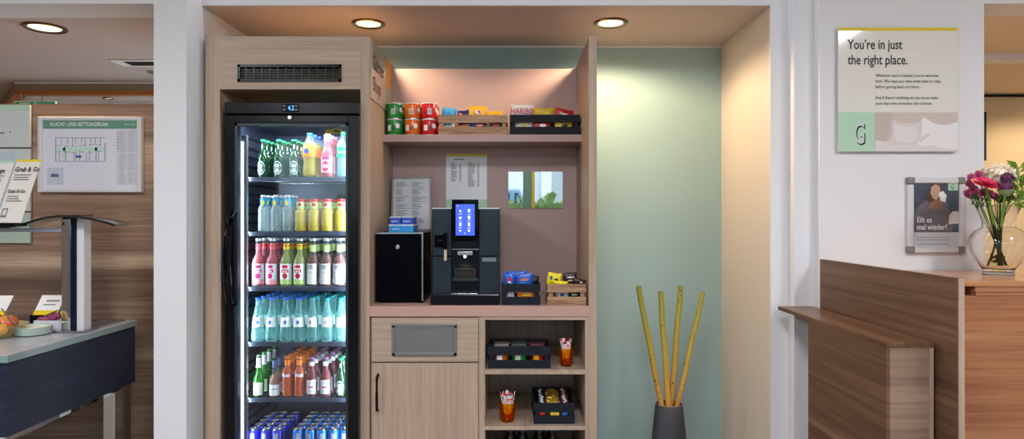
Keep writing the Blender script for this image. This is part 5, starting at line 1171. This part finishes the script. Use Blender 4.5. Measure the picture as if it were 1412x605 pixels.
bx('under_frame', xu-0.14, xu-0.04, 2.30, 2.95, 0.50, Z(603, bY0), chrome, bf, 0.004)
bx('leg', X(142, 2.85), X(158, 2.85), 2.85, 2.91, 0, Z(603, bY0), chrome, bf, 0.003)
bx('leg', X(161, 2.97), X(172, 2.97), 2.97, 3.02, 0, Z(603, bY0), mat('leg_grey', srgb(110, 96, 88), 0.4, metal=0.5), bf, 0.003)
# recessed tray at the back of the top
wt = thing('steel_tray', 'shallow steel tray let into the stone top by the guard post', 'tray', (-1.98, 2.9, bz), None)
MB().box(-2.35, -1.80, 2.80, 2.995, bz, bz+0.003).build('base', mat('tray_steel', srgb(120, 118, 130), 0.25, metal=0.7), wt)
m = MB()
for q in ((-2.36, -1.79, 2.79, 2.80), (-2.36, -1.79, 2.995, 3.005), (-2.36, -2.35, 2.79, 3.005), (-1.80, -1.79, 2.79, 3.005)): m.box(q[0], q[1], q[2], q[3], bz, bz+0.007)
m.build('rim', silver, wt)
# sneeze guard
sg = thing('sneeze_guard', 'curved glass sneeze guard on a chrome post over the buffet counter', 'sneeze guard', (-1.85, 2.73, bz))
Yp = 2.71
pw = (457-298.5); xp0, xp1, xp2 = X(83.5, Yp), X(101, Yp), X(113, Yp)
zp = Z(297.5, Yp)
bx('post', xp0, X(97, Yp), Yp, Yp+0.05, bz+0.002, zp-0.006, chrome, sg, 0.008)
bx('post_gap', X(97, Yp), X(103, Yp), Yp+0.006, Yp+0.05, bz+0.002, zp-0.006, mat('post_dark', srgb(30, 40, 60), 0.15, metal=0.6), sg)
bx('post', X(103, Yp), xp2, Yp+0.012, Yp+0.06, bz+0.002, zp-0.006, alumatt, sg, 0.002)
bx('post_cap', X(80, Yp), X(114, Yp), Yp-0.01, Yp+0.07, zp-0.006, zp+0.004, blackp, sg, 0.002)
bx('post_foot', X(76, Yp), X(121, Yp), Yp-0.02, Yp+0.08, bz+0.001, bz+0.008, silver, sg, 0.001)
prof = [(-180, 312), (-60, 311.5), (0, 311.3), (25, 311), (45, 307.5), (62, 302), (78, 298), (98, 296.4), (120, 297.3), (140, 300.5), (156, 304.5), (169, 308.6)]
def curved(y0, y1, th, m, nm):
    vs = []; fs = []; n = len(prof)
    for (a, b) in prof:
        x, z = X(a, Yp), Z(b, Yp)
        vs += [(x, y0, z-th), (x, y1, z-th), (x, y1, z), (x, y0, z)]
    for i in range(n-1):
        for k in range(4): fs.append((i*4+k, i*4+(k+1) % 4, i*4+4+(k+1) % 4, i*4+4+k))
    fs += [(0, 1, 2, 3), tuple((n-1)*4+k for k in range(4))]
    return MB().add(vs, fs).build(nm, m, sg, True)
curved(2.66, 2.78, 0.008, pane('guard_glass', (0.90, 0.96, 0.93, 1), 1.0), 'glass')
curved(2.653, 2.66, 0.0095, mat('glass_edge_dark', srgb(36, 42, 40), 0.2), 'glass_edge')
bx('cross_bar', -3.3, xp0, Yp+0.01, Yp+0.035, Z(320, Yp), Z(314.5, Yp), mat('bar_pale', srgb(176, 188, 206), 0.2, metal=0.4), sg, 0.003)
# cards on the glass
zgl = Z(311.3, Yp)
def card(px_top0, px_top1, py_top, lab, topm, title):
    t = thing('card_holder', lab, 'card', (X(px_top1-20, 2.6), 2.62, zgl), 'leaning cards on the sneeze guard')
    Yb_, Yt_ = 2.60, 2.715; xa_, xb_ = X(px_top0, Yt_), X(px_top1, Yt_); zb_, zt_ = zgl+0.014, Z(py_top, Yt_)
    def q(u, v, off=0.0): return (xa_+(xb_-xa_)*u, Yb_+(Yt_-Yb_)*v-off, zb_+(zt_-zb_)*v+off*0.5)
    def quad(u0, u1, v0, v1, off, m, nm): return MB().add([q(u0, v0, off), q(u1, v0, off), q(u1, v1, off), q(u0, v1, off), q(u0, v0, off-0.0015), q(u1, v0, off-0.0015), q(u1, v1, off-0.0015), q(u0, v1, off-0.0015)], [(0, 1, 2, 3), (4, 7, 6, 5), (0, 4, 5, 1), (1, 5, 6, 2), (2, 6, 7, 3), (3, 7, 4, 0)]).build(nm, m, t)
    quad(0, 1, 0, 1, 0, paperw, 'card'); quad(0, 1, 0.965, 1, 0.001, topm, 'card_edge')
    m = MB()
    for v, u0, u1 in ((0.74, 0.1, 0.8), (0.70, 0.1, 0.7), (0.665, 0.1, 0.75), (0.40, 0.1, 0.55), (0.36, 0.1, 0.6), (0.325, 0.1, 0.75)): m.add([q(u0, v, 0.002), q(u1, v, 0.002), q(u1, v+0.014, 0.002), q(u0, v+0.014, 0.002)], [(0, 1, 2, 3)])
    m.add([q(0.1, 0.08, .002), q(0.32, 0.08, .002), q(0.32, 0.22, .002), q(0.1, 0.22, .002), q(0.14, 0.11, .002), q(0.28, 0.11, .002), q(0.28, 0.20, .002), q(0.14, 0.20, .002)], [(0, 1, 5, 4), (1, 2, 6, 5), (2, 3, 7, 6), (3, 0, 4, 7)])
    m.build('print_lines', inkg, t)
    tl = math.atan2(Yt_-Yb_, zt_-zb_)
    for ttl, v, sz in title:
        x, y, z = q(0.06, v, 0.003); text(ttl, x, y, z, sz, inkb, t, xs=0.75, tilt=tl, bold=0.0004)
    bx('base', xa_-0.03, xb_+0.002, Yb_-0.03, Yb_+0.03, zgl, zgl+0.014, blackp, t, 0.001)
card(24.5, 57.5, 220, 'white Grab and Go card with yellow top edge, leaning on the sneeze guard', yel, [('Grab & Go', 0.80, 0.030), ('Grab & Go', 0.46, 0.021)])
card(-12, 20.5, 222, 'white card with mint top edge, left of the yellow-edged card', mint, [('Orange', 0.80, 0.030), ('Grab & Go', 0.46, 0.021)])
# food
def at(px, py, z): Y = (H-z)*F/(py-CY); return X(px, Y), Y
bx_, by_ = at(4, 463, bz)
bw = thing('glass_fruit_bowl', 'glass bowl with fruit at the left edge of the buffet counter', 'bowl', (X(-4, 2.6), 2.6, bz))
MB().lathe([(0.0001, 0.004), (0.05, 0.0), (0.06, 0.006), (0.09, 0.035), (0.105, 0.05), (0.103, 0.051), (0.086, 0.037), (0.055, 0.010), (0.0001, 0.008)], 32, (X(-4, 2.6), 2.6, bz)).build('body', glassy('bowl_glass', (0.85, 0.85, 0.7, 1), 0.3, body=(0.6, 0.5, 0.3, 1)), bw, True)
def fruit(name, lab, px, py, Y, r, m, sz=0.9, cat='fruit'):
    t = thing(name, lab, cat, (X(px, Y), Y, Z(py, Y)-r*sz), 'fruit in the glass bowl')
    c = (X(px, Y), Y, Z(py, Y))
    MB().lathe([(max(0.0001, r*math.sin(PI*j/14)*(1+0.05*math.cos(PI*j/14))), -r*sz*math.cos(PI*j/14)-(0.0 if 1 < j < 13 else -0.12*r*(1 if j < 2 else -1))) for j in range(15)], 24, c).build('skin', m, t, True)
    MB().tube([(c[0], c[1], c[2]+r*sz*0.8), (c[0]+0.002, c[1], c[2]+r*sz+0.008)], 0.0015, 6).build('stalk', brownp, t, True)
def apple_mat(n, a, b):
    m = mat(n, a, 0.25); nt = m.node_tree; tc = nt.nodes.new('ShaderNodeTexCoord'); nn = nt.nodes.new('ShaderNodeTexNoise'); nn.inputs['Scale'].default_value = 14; r = nt.nodes.new('ShaderNodeValToRGB'); r.color_ramp.elements[0].position = 0.4; r.color_ramp.elements[1].position = 0.6; r.color_ramp.elements[0].color = a; r.color_ramp.elements[1].color = b
    nt.links.new(tc.outputs['Object'], nn.inputs[0]); nt.links.new(nn.outputs['Fac'], r.inputs[0]); nt.links.new(r.outputs[0], nt.nodes['Principled BSDF'].inputs['Base Color']); return m
fruit('apple', 'red and yellow apple at the left edge above the glass bowl', 9, 445.5, 2.60, 0.040, apple_mat('apple_skin', srgb(206, 84, 44), srgb(226, 160, 80)), 0.85)
fruit('pear', 'yellow fruit in front of the red apple at the frame edge', 1, 454, 2.54, 0.024, apple_mat('pear_skin', srgb(214, 176, 96), srgb(200, 140, 60)), 1.0)
wx, wy = X(45, 2.66), 2.66
sb = thing('serving_dish', 'shallow pale green serving dish beside the fruit bowl', 'dish', (wx, wy, bz))
MB().lathe([(0.0001, 0.003), (0.045, 0.0), (0.062, 0.004), (0.070, 0.034), (0.068, 0.035), (0.058, 0.009), (0.0001, 0.007)], 32, (wx, wy, bz)).build('body', mat('dish_green', srgb(168, 186, 172), 0.3), sb, True)
MB().lathe([(0.066, 0.028), (0.0001, 0.030)], 32, (wx, wy, bz)).build('filling', mat('yoghurt', srgb(226, 226, 216), 0.4), sb, True)
gt = thing('grape_box', 'low white box holding red grapes by the chrome post', 'box', (X(65, 2.78), 2.82, bz))
gx0_, gx1_ = X(46, 2.76), X(86, 2.76)
m = MB(); zz1 = bz+0.04
m.box(gx0_, gx1_, 2.76, 2.765, bz+0.007, zz1).box(gx0_, gx1_, 2.88, 2.885, bz+0.007, zz1).box(gx0_, gx0_+0.005, 2.765, 2.88, bz+0.007, zz1).box(gx1_-0.005, gx1_, 2.765, 2.88, bz+0.007, zz1).box(gx0_, gx1_, 2.76, 2.885, bz+0.001, bz+0.007)
m.build('walls', mat('box_white', srgb(214, 214, 226), 0.4), gt)
grape_m = glassy('grape_skin', (0.5, 0.15, 0.3, 1), 0.9, 0.25, body=srgb(140, 56, 96))
gr = thing('grape_bunch', 'bunch of red grapes heaped in the white box', 'grapes', (X(68, 2.8), 2.81, bz+0.04))
rnd = random.Random(9); k = 0
for j in range(3):
    for i in range(8):
        px = 56+i*3.4+rnd.uniform(-.8, .8); Yk = 2.775+j*0.032; hgt = 442.5-6*max(0, (i-2)/5)-j*1.4+rnd.uniform(-1, 1)
        MB().ball((X(px, Yk), Yk, Z(hgt, Yk)), 0.0115, 12, 8, 1.1).build('grape', grape_m, gr, True)
MB().tube([(X(60, 2.82), 2.82, bz+0.05), (X(70, 2.82), 2.82, bz+0.062), (X(80, 2.82), 2.82, bz+0.075)], 0.0025, 6).build('stalk', leaf_d, gr, True)
def little_card(px0, px1, py0, py1, Y, lab, txt=False):
    t = thing('table_card', lab, 'card', (X((px0+px1)/2, Y), Y, Z(py1+5, Y)), 'little cards on the buffet')
    sk = 5
    pts = lambda a, b, c, d: [(X(a, Y), Z(d, Y)), (X(c, Y), Z(d, Y)), (X(c, Y), Z(b, Y)), (X(a, Y), Z(b, Y))]
    M = Matrix.Translation((0, 0, 0)); x0, x1 = X(px0+2, Y), X(px1-2, Y); z0, z1 = Z(py1, Y), Z(py0, Y); dY = 0.06
    def quad(u0, u1, v0, v1, off, mm, nm): 
        vs = [(x0+(x1-x0)*u, Y+dY*v-off, z0+(z1-z0)*v) for u, v in ((u0, v0), (u1, v0), (u1, v1), (u0, v1))]; vs += [(a, b+0.0012, c) for a, b, c in vs]
        return MB().add(vs, [(0, 1, 2, 3), (4, 7, 6, 5), (0, 4, 5, 1), (1, 5, 6, 2), (2, 6, 7, 3), (3, 7, 4, 0)]).build(nm, mm, t)
    quad(0, 1, 0, 1, 0, paper, 'card'); quad(0, 1, 0.0, 0.24, 0.0014, yel, 'yellow_edge')
    if txt: quad(0.3, 0.85, 0.68, 0.76, 0.0014, inkg, 'print_line'); quad(0.25, 0.75, 0.50, 0.55, 0.0014, inkg, 'print_line')
    bx('base', x0-0.005, x1-0.01, Y-0.012, Y+0.02, bz+0.003, z0+0.002, blackp, t, 0.001)
little_card(43, 80, 409, 434.5, 2.93, 'white table card with yellow lower edge behind the grapes', True)
little_card(80, 113, 409, 434.5, 2.93, 'white table card half hidden behind the chrome post')
little_card(-28, 7, 409.5, 434.5, 2.93, 'white table card cut by the left edge of the picture')
tag(MB().tube([(X(2, 2.58), 2.58, Z(425, 2.58)), (X(16, 2.58), 2.58, Z(442, 2.58)), (X(31, 2.6), 2.6, Z(455, 2.6))], 0.003, 8).build('serving_tongs', silver, None, True), 'thin steel serving tool leaning over the apple and pale dish', 'tongs')

# ---------------------------------------------------------------- what the mirror plate reflects: street side
gr_m = mat('lawn', srgb(150, 170, 110), 0.8, var=0.2, vscale=3)
struct(bx('ground_street', -12, 12, -14, -3.3, -0.2, -0.02, gr_m))
struct(bx('exterior_facade', -10, 10, -12.3, -12, 0, 8, mat('facade_pale', srgb(214, 220, 222), 0.8, var=0.05, vscale=1)))
m = MB(); rnd = random.Random(2)
for k in range(900):
    x = rnd.uniform(-3, 4); y = rnd.uniform(-5.6, -5.0); z = rnd.uniform(0.9, 1.66+0.06*math.sin(x*3)); s_ = rnd.uniform(0.05, 0.11); a = rnd.uniform(0, PI)
    u = Vector((math.cos(a), math.sin(a), rnd.uniform(-.5, .5)))*s_; v = Vector((0, rnd.uniform(-.4, .4), 1))*s_; p = Vector((x, y, z)); m.add([p-u, p-v, p+u, p+v], [(0, 1, 2, 3)])
m.box(-3, 4, -5.5, -5.1, -0.02, 1.58)
tag(m.build('street_hedge', mat('hedge_green', srgb(150, 176, 110), 0.7, var=0.3, vscale=12)), 'clipped hedge outside the street window, seen only in the mirror plate', 'hedge', kind='stuff')
bn = thing('pull_up_banner', 'green pull-up banner with yellow side edge before the street window', 'banner', (0.22, -2.6, 0))
bx('sheet', 0.14, 0.27, -2.60, -2.597, 0.05, 2.2, mat('banner_green', srgb(110, 150, 128), 0.5), bn); bx('yellow_edge', 0.27, 0.31, -2.60, -2.597, 0.05, 2.2, yel, bn); bx('foot', 0.08, 0.36, -2.68, -2.52, 0.0, 0.05, alu, bn)

fm = mat('facade_white', srgb(236, 240, 244), 0.7); fg = mat('facade_grey', srgb(176, 186, 188), 0.7)
t = thing('shop_building', 'pale building across the street with white and grey wall panels', 'building', (0, -12, 0))
for i, (a, b, mm) in enumerate(((-2.6, 0.55, fm), (0.8, 1.1, fm), (1.1, 1.9, fg), (1.9, 3.2, fm))): bx('wall_panel', a, b, -11.99, -11.9, 1.9 if i == 1 else 1.2, 4.5, mm, t)
t = thing('parked_van', 'light blue parked van across the hedge, seen only in the mirror plate', 'van', (-0.8, -8.5, 0))
vb = mat('van_blue', srgb(150, 184, 210), 0.3, coat=0.5); vg = mat('van_glass', srgb(60, 96, 130), 0.1)
MB().polyxz([(-2.6, 0.35), (0.75, 0.35), (0.78, 1.0), (0.45, 1.25), (0.15, 1.95), (-2.5, 2.0), (-2.65, 1.2)], -9.4, -7.6).build('body', vb, t, bevel=0.04)
MB().polyxz([(0.02, 1.3), (0.36, 1.3), (0.10, 1.86), (0.02, 1.86)], -7.6, -7.585).build('window', vg, t); bx('window', -1.2, -0.08, -7.6, -7.585, 1.3, 1.86, vg, t); bx('window', -2.4, -1.3, -7.6, -7.585, 1.3, 1.86, vg, t)
for x in (-2.0, 0.2):
    for y in (-7.7, -9.3): MB().lathe([(0.0001, -0.1), (0.2, -0.1), (0.33, -0.09), (0.33, 0.09), (0.2, 0.1), (0.0001, 0.1)], 20).xform(Matrix.Translation((x, y, 0.32)) @ Matrix.Rotation(PI/2, 4, 'X')).build('wheel', blackm, t, True)
